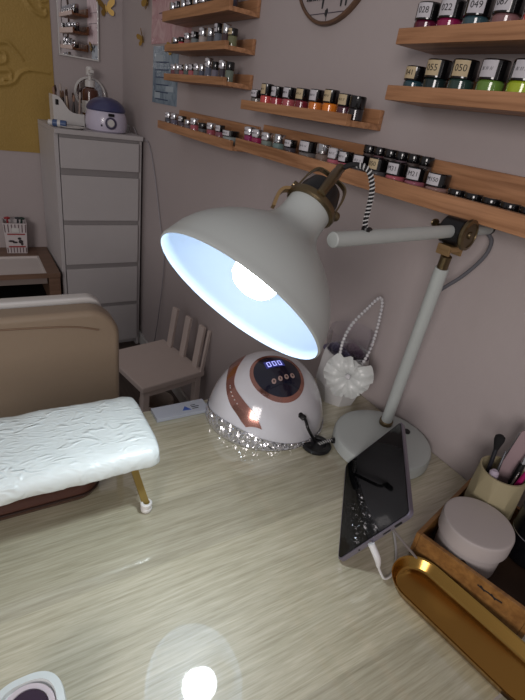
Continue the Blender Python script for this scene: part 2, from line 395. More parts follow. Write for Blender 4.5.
# patterned pen cup
pc = thing('pencil_cup', 'small white striped square cup with red print on the low table', 'cup', (.197, 2.785, .48), -.05); pc.scale = (1.28, 1.28, 1.28)
b = nb()
def sq(s, z, cx=0): return [V((cx + p[0], p[1], z)) for p in rrect(-s, s, -s, s, .003, 2)]
loft(b, [sq(.038, 0), sq(.044, .125), sq(.0415, .125), sq(.036, .004)]); obj('cup_body', b, mat('cup_white', (200, 192, 192), .5), pc)
for i in range(7):
    x = -.036 + .012 * i
    for z0, z1 in ((.003, .024), (.088, .121)):
        b = nb()
        s0 = .038 + .006 * z0 / .125; s1 = .038 + .006 * z1 / .125
        loft(b, [[V((x * s0 / .041 - .0018, -s0 - .0012, z0)), V((x * s0 / .041 + .0018, -s0 - .0012, z0)), V((x * s0 / .041 + .0018, -s0 + .001, z0)), V((x * s0 / .041 - .0018, -s0 + .001, z0))],
                 [V((x * s1 / .041 - .0018, -s1 - .0012, z1)), V((x * s1 / .041 + .0018, -s1 - .0012, z1)), V((x * s1 / .041 + .0018, -s1 + .001, z1)), V((x * s1 / .041 - .0018, -s1 + .001, z1))]])
        obj('stripe', b, mat('cup_grey_stripe', (104, 84, 88), .6), pc)
b = nb(); box(b, -.030, .032, -.0425, -.040, .026, .031); obj('red_band', b, mat('cup_red', (150, 54, 54), .6), pc)
b = nb(); box(b, -.031, .034, -.0455, -.042, .079, .083); obj('red_band', b, mat('cup_red', (150, 54, 54), .6), pc)
b = nb()
for cx, cz, sx, sz in ((-.018, .052, .012, .004), (-.005, .047, .01, .004), (.016, .050, .009, .008), (.012, .063, .007, .005), (.02, .04, .005, .006)): sphere(b, (cx, -.0415 - cz * .02, cz), 1, 10, 6, (sx, .0012, sz))
obj('printed_figure', b, mat('cup_dark_print', (52, 44, 46), .6), pc)
b = nb(); box(b, -.014, .014, -.0455, -.0425, .088, .108, .003); obj('white_panel', b, m_white, pc)
for i, (cc, nm, dx, tilt) in enumerate((((150, 44, 50), 'red', -.026, -.12), ((40, 60, 52), 'dark green', .014, .45), ((60, 60, 64), 'grey', .006, .25))):
    t = thing('pen', f'{nm} pen poking out of the white striped cup', 'pen', (.197 + dx, 2.785, .486)); t.scale = (1.28,) * 3; t.rotation_euler = (0, tilt * .3, 0)
    b = nb(); lathe(b, [(0, 0), (.004, 0), (.004, .122), (0, .135)], 10); obj('pen_barrel', b, mat('pen_%d' % i, cc, .4), t)
    b = nb(); sphere(b, (0, 0, .132), .008, 10, 6, (1.6, 1, .7)); obj('pen_top', b, mat('pen_%d' % i, cc, .4), t)

# ------------------------------------------------------------------ wall decorations
def poster(name, y0, y1, z0, z1, base, label, marks, cat='poster'):
    t = thing(name, label, cat, (WX, y0, z0))
    b = nb(); box(b, -.002, 0, 0, y1 - y0, 0, z1 - z0); obj('sheet', b, base, t)
    for nm, m_, lst in marks:
        b = nb()
        for (ya, yb, za, zb) in lst: box(b, -.0030, -.0018, ya, yb, za, zb)
        obj(nm, b, m_, t)
def swirl(name, c1, c2, sc):
    M = bpy.data.materials.new(name); M.use_nodes = True; N = M.node_tree.nodes; L = M.node_tree.links; b = N['Principled BSDF']
    tc = N.new('ShaderNodeTexCoord'); n = N.new('ShaderNodeTexNoise'); n.inputs['Scale'].default_value = sc; n.inputs['Distortion'].default_value = 1.5; n.inputs['Detail'].default_value = 3
    r = N.new('ShaderNodeValToRGB'); r.color_ramp.elements[0].position = .35; r.color_ramp.elements[1].position = .65; r.color_ramp.elements[0].color = lin(c1); r.color_ramp.elements[1].color = lin(c2)
    L.new(tc.outputs['Object'], n.inputs['Vector']); L.new(n.outputs['Fac'], r.inputs[0]); L.new(r.outputs[0], b.inputs['Base Color']); b.inputs['Roughness'].default_value = .5
    return M
pk = mat('poster_dark_line', (110, 80, 92), .6)
poster('pink_poster', 1.93, 2.385, 1.523, 1.84, swirl('pink_print', (176, 128, 134), (206, 176, 178), 14), 'pink marbled poster on the wall beside the stacked shelves', [('print_line', pk, [(.05, .36, .105, .109), (.10, .38, .16, .163), (.26, .33, .083, .086)])])
bl = mat('poster_blue_line', (62, 78, 108), .6); bw = mat('poster_white', (170, 184, 194), .6)
poster('blue_poster', 2.05, 2.352, 1.298, 1.515, swirl('blue_print', (104, 124, 142), (142, 160, 174), 18), 'blue grey poster with lines of small print below the pink poster', [
    ('print_line', bl, [(.10, .26, .155 - .028 * k, .159 - .028 * k) for k in range(6)]), ('pale_patch', bw, [(.17, .27, .16, .185)]), ('pale_patch', bw, [(.04, .13, .05, .07)]), ('pale_patch', bw, [(.2, .27, .02, .045)]), ('side_title', bl, [(.268, .274, .05, .13)])])
def butterfly(loc, normal, rot, s, label):
    t = thing('gold_butterfly', label, 'butterfly', loc)
    F = frame(normal, (0, 0, 1), (0, 0, 0)) @ Matrix.Rotation(rot, 4, 'Z')
    mg = mat('butterfly_gold', (170, 138, 74), .4, .5)
    for sg in (-1, 1):
        b = nb()
        pts = [(0, .1), (.35, .65), (.75, .95), (.95, .8), (.85, .35), (.45, .02), (.7, -.25), (.62, -.62), (.35, -.6), (.1, -.25)]
        pts = [(p.x, p.y) for p in smooth_path([(x, y, 0) for x, y in pts], 3)]
        up = [F @ V((y * s, sg * x * s, .003 + abs(x) * s * .55)) for x, y in pts]; dn = [F @ V((y * s, sg * x * s, .0018 + abs(x) * s * .55)) for x, y in pts]
        a = [b.verts.new(p) for p in up]; c = [b.verts.new(p) for p in dn]
        b.faces.new(a); b.faces.new(c[::-1])
        for i in range(len(a)): b.faces.new((a[i], a[(i + 1) % len(a)], c[(i + 1) % len(a)], c[i]))
        obj('wing', b, mg, t)
    b = nb(); tube(b, [F @ V((x * s, 0, .002)) for x in (-.45, -.2, .1, .45)], [s * .03, s * .07, s * .07, s * .04], 8); obj('body', b, mg, t)
butterfly((WX - .001, 2.50, 1.545), (-1, 0, 0), .4, .034, 'gold paper butterfly on the wall left of the blue poster')
butterfly((WX - .001, 2.44, 1.685), (-1, 0, 0), -.3, .045, 'gold paper butterfly at the top left corner of the pink poster')
butterfly((WX - .004, 2.10, 1.50), (-1, 0, 0), .2, .03, 'small gold butterfly on the blue poster under the middle stacked shelf')
butterfly((.705, BY - .001, 1.668), (0, -1, 0), .2, .045, 'gold paper butterfly on the back wall above the white framed mirror')
# round wooden sign
sg = thing('round_sign', 'round pale wall sign with brown rim and script lettering', 'sign', (WX, 1.093, 1.693))
F = frame((-1, 0, 0), (0, -1, 0), (0, 0, 0))
b = nb(); lathe(b, [(0, 0), (.152, 0), (.152, .008), (0, .008)], 64, F); obj('sign_board', b, mat('sign_board', (170, 160, 160), .6), sg)
b = nb(); lathe(b, [(.152, 0), (.160, 0), (.161, .006), (.159, .012), (.154, .013), (.152, .010)], 64, F, False); obj('sign_rim', b, wood('sign_rim_wood', (112, 84, 66), (80, 58, 44), 'Y', 1), sg)
b = text_bm('beautynails', .052)
bmesh.ops.transform(b, matrix=F @ Matrix.Translation((0, -.082, .0085)) @ Matrix.Shear('XY', 4, (.25, 0)) if False else F @ Matrix.Translation((0, -.082, .0085)), verts=b.verts[:])
# script-like lettering strokes (only their lower loops are in view)
b.free(); b = nb(); x = -.088
for k, ch in enumerate('lmupmrigja'):
    dsc = .018 if ch in 'pgj' else 0
    pts = [(x, -.108, 0), (x + .004, -.085, 0), (x + .008, -.108, 0), (x + .012, -.088, 0), (x + .015, -.108 - dsc, 0), (x + .017, -.100, 0)]
    tube(b, [F @ (V(p) + V((0, 0, .0095))) for p in smooth_path(pts, 4)], .0016, 6); x += .0175
obj('lettering', b, mat('sign_ink', (40, 40, 42), .6), sg)
b = nb(); tube(b, [F @ V((-.066, -.136, .0088)), F @ V((.066, -.136, .0088))], .0009, 6); obj('sign_line', b, mat('sign_thin', (84, 76, 90), .6), sg)
b = nb(); tube(b, [F @ V((0, -.127, .009)), F @ V((0.0, -.132, .009)), F @ V((-.002, -.139, .009)), F @ V((0, -.144, .009))], [.001, .0042, .0038, .001], 8); tube(b, [F @ V((0, -.140, .0088)), F @ V((0, -.151, .0088))], .0008, 6)
obj('brush_emblem', b, mat('sign_ink', (40, 40, 42), .6), sg)

# ------------------------------------------------------------------ picture-ledge shelves on the right wall
SH = {}
def shelf(key, y0, y1, zb, lip, back, label, dx=0):
    t = thing('wall_shelf', label, 'shelf', (WX, y0, zb), 0, 'wooden ledge shelves on the right wall'); L_ = y1 - y0
    b = nb(); box(b, -.088, -.001, 0, L_, 0, .012, .0008); obj('shelf_board', b, m_pine, t)
    b = nb(); box(b, -.100, -.088, 0, L_, 0, lip, .0012); obj('front_lip', b, m_pine, t)
    b = nb(); box(b, -.012, -.001, 0, L_, .012, back, .0012); obj('back_rail', b, m_pine, t)
    SH[key] = zb + .012
shelf('U1', .15, .742, 1.472, .024, .045, 'upper right wooden ledge shelf nearest the round sign')
shelf('U2', .15, .738, 1.385, .024, .045, 'wooden ledge shelf directly below the upper right one')
shelf('mid', .835, 1.302, 1.331, .023, .040, 'short wooden ledge shelf of red and orange jars in the middle of the wall')
shelf('long', .15, 1.312, 1.225, .030, .074, 'long low wooden ledge shelf running behind the desk lamp')
shelf('LL', 1.346, 1.988, 1.216, .028, .074, 'low left wooden ledge shelf under the three stacked shelves')
shelf('TL0', 1.430, 1.960, 1.662, .024, .045, 'highest ledge shelf at far left, seen only in the mirror')
shelf('TL1', 1.428, 1.972, 1.567, .031, .045, 'topmost of the three stacked ledge shelves beside the posters')
shelf('TL2', 1.432, 1.938, 1.475, .022, .040, 'middle of the three stacked ledge shelves beside the posters')
shelf('TL3', 1.425, 1.935, 1.384, .022, .040, 'bottom of the three stacked ledge shelves beside the posters')

ORD = ['first', 'second', 'third', 'fourth', 'fifth', 'sixth', 'seventh', 'eighth', 'ninth', 'tenth', 'eleventh', 'twelfth', 'thirteenth', 'fourteenth', 'fifteenth', 'sixteenth', 'seventeenth', 'eighteenth', 'nineteenth']
JM = {}
def link_mesh(name, me, parent):
    o = bpy.data.objects.new(name, me); C.objects.link(o); o.parent = parent; return o
def jmesh(key, fn, m_):
    if key not in JM:
        b = nb(); fn(b); o = obj('tmp', b, m_); JM[key] = o.data; bpy.data.objects.remove(o)
    return JM[key]
def label_patch(b, r, z0, z1, a0, a1):
    n = 6; A = []; B = []
    for k in range(n + 1):
        a = a0 + (a1 - a0) * k / n
        A.append(b.verts.new((r * math.cos(a), r * math.sin(a), z0))); B.append(b.verts.new((r * math.cos(a), r * math.sin(a), z1)))
    for i in range(n): b.faces.new((A[i], A[i + 1], B[i + 1], B[i]))
    n2 = len(A); A2 = [b.verts.new(v.co * 1 - V((v.co.x, v.co.y, 0)) * .02) for v in A]; B2 = [b.verts.new(v.co - V((v.co.x, v.co.y, 0)) * .02) for v in B]
    for i in range(n2 - 1):
        b.faces.new((A2[i + 1], A2[i], B2[i], B2[i + 1])); b.faces.new((B[i], B[i + 1], B2[i + 1], B2[i])); b.faces.new((A[i + 1], A[i], A2[i], A2[i + 1]))
    b.faces.new((A[0], B[0], B2[0], A2[0])); b.faces.new((B[-1], A[-1], A2[-1], B2[-1]))
def jar(kind, x, y, z, col, label, r, h, group, lab='w', code=None, rz=0, capcol=None):
    t = thing('powder_jar' if kind == 'jar' else 'glitter_pot' if kind == 'pot' else 'polish_bottle', label, 'jar' if kind != 'bottle' else 'bottle', (x, y, z), rz, group)
    lh = h * (.50 if kind == 'jar' else .42 if kind == 'bottle' else .5)
    bh = h - lh
    glass = mat('jar_%d_%d_%d' % col, col, .12, coat=.8, var=.15, vscale=160)
    ob = link_mesh('jar_body', jmesh(('b', kind, r, h, col), lambda b: lathe(b, [(0, 0), (r * .9, 0), (r * .97, .0015), (r * .97, bh - .003), (r * .86, bh), (0, bh)], 24), glass), t)
    cap = m_silver if capcol == 's' else m_blackg
    lid = link_mesh('lid', jmesh(('l', kind, r, h, capcol), lambda b: lathe(b, [(0, bh), (r * .97, bh), (r, bh + .001), (r, h - .002), (r * .93, h), (0, h)], 24), cap), t)
    if kind == 'pot':
        link_mesh('silver_rim', jmesh(('rim', r, h), lambda b: lathe(b, [(r * 1.0, bh - .002), (r * 1.04, bh - .001), (r * 1.04, bh + .0008), (r * 1.0, bh + .002)], 24, None, False), m_silver), t)
    if lab:
        a = PI + .30; d = .62
        link_mesh('paper_label', jmesh(('lab', kind, r, h, lab), lambda b: label_patch(b, r * 1.02, bh + lh * .12, bh + lh * .92, a - d, a + d), m_labelb if lab == 'b' else m_label), lid)
        if code:
            b = text_bm(code, lh * .50 if len(code) < 4 else lh * .44)
            for v in b.verts:
                ang = a - v.co.x / (r * 1.03) * -1
                v.co = V(((r * 1.025 + v.co.z) * math.cos(ang), (r * 1.025 + v.co.z) * math.sin(ang), bh + lh * .52 + v.co.y))
            # mirror so the writing reads from the room
            obj('lettering', b, m_ink, lid, 0)
        else:
            def scr(b):
                for k in range(3):
                    aa = a - .34 + .3 * k; zc = bh + lh * .52
                    tube(b, [V((r * 1.03 * math.cos(aa + q), r * 1.03 * math.sin(aa + q), zc + dz)) for q, dz in ((-.08, -.0022), (-.03, .0025), (.04, -.002), (.1, .0024))], .00035, 4)
            link_mesh('lettering', jmesh(('scr', kind, r, h), scr, m_ink), lid)
    return t
def row(key, x, ys, cols_, desc, r, h, group, kind='jar', labs=None, codes=None, hs=None, rs=None, caps=None, kinds=None):
    for i, y in enumerate(ys):
        col, nm = cols_[i % len(cols_)]
        lab = labs[i] if labs else 'w'; kd = kinds[i] if kinds else kind
        word = {'jar': 'jar', 'bottle': 'bottle', 'pot': 'low pot'}[kd]
        cap = caps[i] if caps else None
        lidw = 'silver-capped ' if cap == 's' else 'black-lidded '
        jar(kd, x, y, SH[key], col, f'{nm} {lidw}{word}, {ORD[i]} from the left on the {desc}', rs[i] if rs else r, hs[i] if hs else h, group, lab, codes[i] if codes else None, random.uniform(-.25, .15), cap)
c_ = lambda *a: a
row('U1', .722, [.715, .664, .612, .558, .505, .45, .395], [((92, 26, 52), 'dark maroon'), ((140, 30, 78), 'magenta'), ((58, 84, 92), 'slate teal'), ((136, 100, 102), 'dusty pink'), ((214, 92, 84), 'coral'), ((150, 60, 60), 'brick red'), ((90, 60, 90), 'plum')],
    'upper right shelf', .0212, .052, 'jars on the upper right shelf', codes=['028', '022', '049', '087', None, None, None])
row('U2', .722, [.711, .661, .606, .549, .495, .44, .385], [((44, 74, 84), 'small teal'), ((30, 44, 44), 'blackish green'), ((44, 66, 60), 'deep green'), ((104, 140, 62), 'leaf green'), ((170, 190, 50), 'lime yellow'), ((190, 170, 60), 'mustard'), ((150, 130, 60), 'olive')],
    'second right shelf', .0212, .056, 'jars on the second right shelf', labs=['b', 'b', 'b', 'w', 'w', 'w', 'w'], hs=[.046, .056, .056, .056, .056, .056, .056], rs=[.0185] + [.0212] * 6, codes=['041', '055', '050', None, None, None, None])
row('mid', .722, [1.278, 1.226, 1.172, 1.115, 1.058, 1.0, .945, .892, .853], [((120, 116, 112), 'cloudy grey'), ((206, 84, 84), 'coral red'), ((170, 60, 72), 'red'), ((176, 88, 96), 'rose'), ((120, 36, 50), 'dark red'), ((214, 124, 54), 'orange'), ((228, 128, 34), 'bright orange'), ((84, 44, 56), 'dark plum'), ((34, 30, 34), 'blackish')],
    'short middle shelf', .0172, .052, 'jars on the short middle shelf', labs=['w', 'b', 'w', 'w', 'b', 'w', 'b', 'b', None], hs=[.04, .056, .052, .052, .052, .052, .054, .048, .046])
row('long', .718, [1.288, 1.242, 1.188, 1.128, 1.071, .992, .934, .889, .85, .801, .747, .694, .643, .590, .545, .511, .477, .443, .409],
    [((140, 36, 92), 'magenta pink'), ((150, 40, 84), 'deep pink'), ((120, 132, 126), 'grey green'), ((110, 132, 130), 'sage'), ((70, 66, 74), 'dark grey'), ((104, 100, 100), 'wide grey'), ((120, 104, 96), 'clear brown'), ((176, 96, 112), 'pink'), ((168, 84, 100), 'rose pink'), ((60, 58, 62), 'smoky'), ((84, 82, 84), 'grey cream-labelled'), ((176, 92, 104), 'salmon pink'), ((150, 88, 104), 'mauve pink'), ((140, 110, 106), 'dusty beige'), ((34, 32, 40), 'ink black'), ((58, 34, 56), 'dark purple'), ((64, 52, 66), 'dark mauve'), ((40, 36, 46), 'black violet'), ((50, 44, 54), 'dark slate')],
    'long low shelf', .018, .046, 'jars on the long low shelf', kinds=['bottle'] * 5 + ['jar', 'bottle'] + ['jar'] * 7 + ['pot'] * 5,
    labs=['w', 'w', 'w', None, 'w', 'w', None, 'w', 'w', 'w', 'b', 'w', 'w', 'w'] + [None] * 5, rs=[.0165] * 5 + [.0235, .017, .0165, .0165, .018, .0195, .0195, .0195, .0205] + [.0155] * 5,
    hs=[.052, .05, .048, .05, .044, .05, .05, .048, .046, .046, .047, .047, .046, .045] + [.027] * 5, codes=[None] * 10 + ['050', 'M31', 'M21', 'M150'] + [None] * 5, caps=['s', 's', 's', 's', None, None, 's', 's', None] + [None] * 10)
row('LL', .718, [1.95, 1.885, 1.807, 1.75, 1.69, 1.62, 1.55, 1.484, 1.405], [((70, 74, 86), 'slate'), ((96, 92, 110), 'grey violet'), ((80, 70, 78), 'dark taupe'), ((110, 100, 106), 'pale mauve'), ((168, 84, 96), 'pink'), ((84, 84, 88), 'grey'), ((150, 70, 84), 'rose red'), ((120, 70, 84), 'wine'), ((140, 150, 150), 'wide pale grey')],
    'low left shelf', .0155, .048, 'bottles on the low left shelf', 'bottle', rs=[.0155] * 8 + [.026], hs=[.05, .05, .048, .04, .05, .042, .048, .048, .04], labs=['w', 'w', 'w', None, 'w', None, 'w', 'w', 'w'], caps=['s', 's', None, 's', 's', None, 's', None, None])
row('TL1', .718, [1.945, 1.895, 1.843, 1.79, 1.735, 1.68, 1.625, 1.568, 1.49], [((50, 50, 56), 'charcoal'), ((60, 56, 66), 'dark violet'), ((72, 70, 74), 'grey'), ((40, 40, 48), 'black blue'), ((86, 70, 74), 'taupe'), ((54, 54, 60), 'dark grey'), ((96, 90, 94), 'ash grey'), ((60, 50, 50), 'brown black'), ((52, 58, 80), 'navy')],
    'topmost stacked shelf', .0155, .048, 'bottles on the topmost stacked shelf', 'bottle', rs=[.0145] * 8 + [.024], labs=[None, 'w', None, 'w', None, 'w', None, 'w', None], caps=['s', None, 's', None, 's', 's', None, 's', None])
row('TL2', .718, [1.905, 1.845, 1.79, 1.73, 1.665, 1.605, 1.55, 1.495, 1.453], [((30, 30, 34), 'black'), ((190, 70, 76), 'bright red'), ((150, 120, 116), 'beige'), ((120, 128, 130), 'frosty grey'), ((170, 160, 156), 'milky'), ((90, 88, 92), 'grey'), ((104, 110, 120), 'tall steel'), ((64, 44, 48), 'maroon'), ((110, 112, 80), 'khaki')],
    'middle stacked shelf', .0155, .045, 'bottles on the middle stacked shelf', 'bottle', rs=[.0145] * 9, hs=[.034, .034, .044, .046, .054, .05, .06, .056, .044], labs=[None, None, 'w', 'w', 'w', None, 'w', None, 'b'], caps=['s', None, 's', None, 's', 's', None, 's', None])
row('TL3', .718, [1.912, 1.872, 1.83, 1.787, 1.742, 1.697, 1.655, 1.604, 1.552, 1.50, 1.453], [((110, 60, 70), 'wine'), ((96, 92, 96), 'grey'), ((150, 80, 90), 'pink'), ((90, 100, 96), 'grey green'), ((170, 90, 96), 'salmon'), ((110, 112, 112), 'silver grey'), ((80, 84, 100), 'blue grey'), ((96, 100, 116), 'tall slate blue'), ((110, 106, 120), 'lavender grey'), ((60, 52, 60), 'black plum'), ((104, 116, 104), 'moss grey')],
    'bottom stacked shelf', .0145, .046, 'bottles on the bottom stacked shelf', 'bottle', rs=[.0135] * 11, hs=[.042, .044, .042, .044, .044, .046, .044, .062, .052, .056, .052], labs=['w', None, 'w', None, 'w', 'w', None, 'w', None, 'w', None], caps=['s', 's', None, 's', None, 's', 's', 's', None, 's', None])
row('TL0', .718, [1.93, 1.87, 1.80, 1.74, 1.67, 1.60, 1.54, 1.47], [((60, 60, 66), 'charcoal'), ((90, 88, 92), 'grey'), ((120, 110, 110), 'taupe'), ((70, 60, 70), 'dark plum'), ((110, 112, 116), 'silver grey'), ((84, 70, 70), 'brown grey'), ((100, 96, 104), 'ash'), ((50, 50, 60), 'blue black')],
    'high shelf seen in the mirror', .0165, .05, 'bottles on the highest left shelf', 'bottle', caps=['s'] * 8)
# second row at the back of the long shelf, two high
for i, y in enumerate((.822, .790, .758, .726, .694, .662)):
    nm = ['smoky brown', 'dark rose', 'grey taupe', 'muted mauve', 'dark bronze', 'black brown'][i]
    col = [(70, 60, 58), (92, 62, 68), (88, 82, 80), (96, 80, 88), (74, 62, 58), (56, 48, 48)][i]
    for k, w_ in ((0, 'lower'), (1, 'upper')):
        jar('jar', .7565, y, 1.237 + .0325 * k, col, f'small {nm} jar, {w_} in its pair at the back of the long shelf', .0140, .0325, 'stacked small jars behind the long shelf row', None)

# ------------------------------------------------------------------ small pale chair by the wall
cc = thing('child_chair', 'small pale cream chair with slatted back standing by the right wall', 'chair', (.483, 1.481, 0), .2)
m_cream = mat('cream_chair_paint', (214, 200, 192), .55)
b = nb(); box(b, 0, .292, 0, .33, .302, .330, .006, None, 3); obj('seat', b, m_cream, cc)
for x, y in ((.01, .01), (.255, .01), (.01, .295), (.255, .295)):
    b = nb(); box(b, x, x + .028, y, y + .028, 0, .302, .003); obj('leg', b, m_cream, cc)
b = nb(); box(b, .02, .26, .013, .03, .275, .301, .002); obj('apron', b, m_cream, cc)
b = nb(); box(b, .02, .26, .305, .32, .275, .301, .002); obj('apron', b, m_cream, cc)
for y, wd in ((.006, .012), (.055, .036), (.155, .036), (.258, .036)):
    b = nb(); F = Matrix.Translation((.279, y, .326)) @ Matrix.Rotation(.13, 4, 'Y'); box(b, -.007, .007, -wd / 2, wd / 2, 0, .188, .002, F); obj('back_slat', b, m_cream, cc)
b = nb(); lathe(b, [(0, 0), (.06, 0), (.072, .01), (.078, .11), (.072, .115), (.07, .11), (.066, .012), (0, .012)], 36)
o = obj('round_bin', b, mat('beige_bin', (178, 164, 154), .5)); o.location = (.62, 1.70, 0); tag(o, 'round beige bin on the floor under the small cream chair', 'bin')

# ------------------------------------------------------------------ tan client chair beyond the desk
tc_ = thing('client_chair', 'tan leather chair with rounded back beyond the desk at left', 'chair', (.02, .96, 0))
m_tan = mat('tan_leather', (146, 128, 108), .55, bump=.15, bscale=140, var=.06, vscale=6, sheen=.1)
def rr_panel(b, x0, x1, z0, z1, y0, y1, r, e, bow=0):
    def sec(y, ins):
        out = []
        for px, pz in rrect(x0 + ins, x1 - ins, z0 + ins, z1 - ins, max(r - ins, .004), 8):
            out.append(V((px, y - bow * ((px - (x0 + x1) / 2) / ((x1 - x0) / 2)) ** 2, pz)))
        return out
    loft(b, [sec(y0, e * 1.0), sec(y0 + e * .3, e * .3), sec(y0 + e, 0), sec(y1 - e, 0), sec(y1 - e * .3, e * .3), sec(y1, e)])
b = nb(); rr_panel(b, -.30, .25, .46, .888, .04, .105, .07, .014); obj('backrest', b, m_tan, tc_, 45)
b = nb(); rr_panel(b, -.30, .226, .42, .893, .1105, .145, .035, .006); obj('back_shell', b, m_white, tc_, 45)
b = nb(); tube(b, smooth_path([(-.29, .0385, .858), (-.1, .0385, .866), (.12, .0385, .858), (.200, .0385, .842)]), .0022, 8); obj('seam', b, mat('tan_piping', (122, 98, 78), .5), tc_)
b = nb(); rr_panel(b, -.28, .23, .36, .45, -.26, .10, .03, .02); o = obj('seat', b, m_tan, tc_, 45)
for x, y in ((-.25, -.22), (.2, -.22), (-.25, .12), (.2, .12)):
    b = nb(); tube(b, [(x, y, .36), (x * 1.05, y * 1.05, 0)], [.016, .011], 12); obj('leg', b, m_goldleg, tc_)

# ------------------------------------------------------------------ desk
dk = thing('manicure_desk', 'pale wood grained manicure desk against the right wall', 'desk', (0, 0, 0))
b = nb(); box(b, -.62, WX - .001, .085, .795, .715, .74, .0015); obj('desktop', b, m_desk, dk)
for x in (-.60, .74):
    b = nb(); box(b, x, x + .022, .11, .77, 0, .715, .001); obj('side_panel', b, m_desk, dk)
# cable grommet
gr = thing('cable_grommet', 'round black cable grommet set in the desk beside the lamp base', 'grommet', (.553, .566, .74))
b = nb(); lathe(b, [(.018, .0002), (.0305, .0002), (.0315, .004), (.028, .0075), (.020, .0075), (.018, .005)], 40, None, False); obj('rim', b, m_black, gr)
b = nb(); lathe(b, [(0, .0002), (.0185, .0002), (.0185, .003), (0, .003)], 32); obj('insert', b, mat('grommet_insert', (34, 34, 38), .4), gr)

# ------------------------------------------------------------------ desk lamp
ax = V((.703, .229, .674)).normalized(); C0 = V((.251, .433, 1.143))
dl = thing('desk_lamp', 'large white architect desk lamp with brass joints, switched on', 'lamp', (.682, .512, .74))
def dlo(name, b, m_, parent=None, smooth=30):
    """mesh given in room coordinates, parented to the lamp (or to one of its parts)"""
    T = Matrix.Translation(-V((.682, .512, .74)))
    bmesh.ops.transform(b, matrix=T, verts=b.verts[:])
    return obj(name, b, m_, parent or dl, smooth)
b = nb(); lathe(b, [(0, 0), (.099, 0), (.102, .003), (.102, .020), (.0995, .0265), (.093, .030), (.07, .0312), (0, .032)], 72, Matrix.Translation((.682, .512, .74)))
base = dlo('base', b, m_lamp)
b = nb(); lathe(b, [(0, 0), (.0075, 0), (.0075, .003), (.006, .0045), (0, .005)], 20, Matrix.Translation((.742, .503, .7713))); dlo('switch_button', b, m_black, base)
post0, post1 = V((.718, .543, .772)), V((.6615, .4845, 1.168))
b = nb(); cyl_between(b, post0, post0.lerp(post1, .03), .0145); dlo('base_collar', b, m_brass, base)
b = nb(); cyl_between(b, post0.lerp(post1, .012), post0.lerp(post1, .945), .0118, 28); dlo('post', b, m_lamp)
b = nb(); cyl_between(b, post0.lerp(post1, .93), post0.lerp(post1, 1.0), .0092, 24); dlo('brass_sleeve', b, m_brass)
arm0, arm1 = V((.369, .436, 1.211)), V((.772, .4985, 1.209)); ad_ = (arm1 - arm0).normalized()
b = nb(); cyl_between(b, arm0 + ad_ * .004, arm1, .0098, 28); arm = dlo('arm', b, m_lamp)
b = nb(); cyl_between(b, arm1 - ad_ * .006, arm1 + ad_ * .002, .0103, 20); dlo('end_cap', b, m_black, arm)
J = V((.660, .4815, 1.209)); pd = V((.155, -.988, 0)).normalized()
b = nb(); cyl_between(b, J - pd * .020, J + pd * .019, .0215, 36); joint = dlo('joint_block', b, m_black)
b = nb(); F = frame(pd, (0, 0, 1), J + pd * .019); lathe(b, [(0, 0), (.0235, 0), (.0245, .002), (.024, .006), (.019, .0075), (.0185, .006), (.006, .006), (.005, .009), (0, .009)], 40, F); dlo('brass_cap', b, m_brass, joint)
b = nb(); F2 = frame(-pd, (0, 0, 1), J - pd * .020); lathe(b, [(0, 0), (.008, 0), (.007, .008), (.004, .012), (0, .012)], 20, F2); sphere(b, J - pd * .032 + V((-.010, 0, .006)), .008, 12, 8, (1.2, .35, .8)); sphere(b, J - pd * .032 + V((.010, 0, -.006)), .008, 12, 8, (1.2, .35, .8)); dlo('wing_nut', b, m_brass, joint)
b = nb(); box(b, -.017, .017, -.013, .013, -.031, -.021, .002, Matrix.Translation(J)); box(b, -.0165, -.0125, -.013, .013, -.038, -.026, .001, Matrix.Translation(J)); box(b, .0125, .0165, -.013, .013, -.038, -.026, .001, Matrix.Translation(J)); dlo('clevis', b, mat('pale_brass', (176, 146, 104), .3, .8), joint)
# shade
view = (C0 + ax * .15 - V((0, 0, 1.34))).normalized(); e = ax.cross(view).normalized()
F = frame(ax, e, C0); Fi = F
outer = [(.1085, -.0015), (.1105, .0), (.1108, .003), (.1095, .006), (.1085, .012), (.1055, .024), (.1, .037), (.0915, .051), (.080, .065), (.0665, .078), (.053, .089), (.0415, .099), (.034, .109), (.0300, .119), (.0288, .130), (.0286, .152)]
inner = [(max(r - .002, .001), z + (.0005 if z < .01 else -.0005)) for r, z in outer]
b = nb(); lathe(b, outer + [(.0266, .152)], 96, F, False); shade = dlo('lamp_shade', b, m_lamp, None, 40)
b = nb(); lathe(b, [(.1085, -.0015)] + [(r - .002, z) for r, z in outer[2:]] + [(.0, .1518)], 96, F, False); dlo('shade_lining', b, mat('lining_glow_tint', (182, 201, 222), .55), shade, 40)  # cool glow of the lamp is put into the white lining's bluish colour
b = nb(); lathe(b, [(.0284, .1435), (.0310, .1435), (.0330, .1455), (.0334, .149), (.0325, .1525), (.0300, .154), (.0255, .153)], 56, F, False); ring = dlo('neck_ring', b, m_brass)
b = nb(); lathe(b, [(0, .150), (.026, .150), (.0265, .158), (.0255, .168), (.021, .180), (.012, .186), (0, .188)], 40, F); dlo('socket_cover', b, m_black)
yk = nb()
ey = F.to_3x3() @ V((0, 1, 0)); ex = F.to_3x3() @ V((1, 0, 0))
def A_(r, k, q=0): return C0 + ax * k + ex * r + ey * q
strap(yk, smooth_path([A_(-.0285, .153), A_(-.0275, .168), A_(-.026, .182), A_(-.021, .194), A_(-.010, .1975), A_(0, .1965)], 5), .008, .0018, ey)
strap(yk, smooth_path([A_(.0285, .153), A_(.0275, .168), A_(.026, .182), A_(.021, .194), A_(.010, .1975), A_(0, .1965)], 5), .008, .0018, ey)
yoke = dlo('yoke', yk, m_brass)
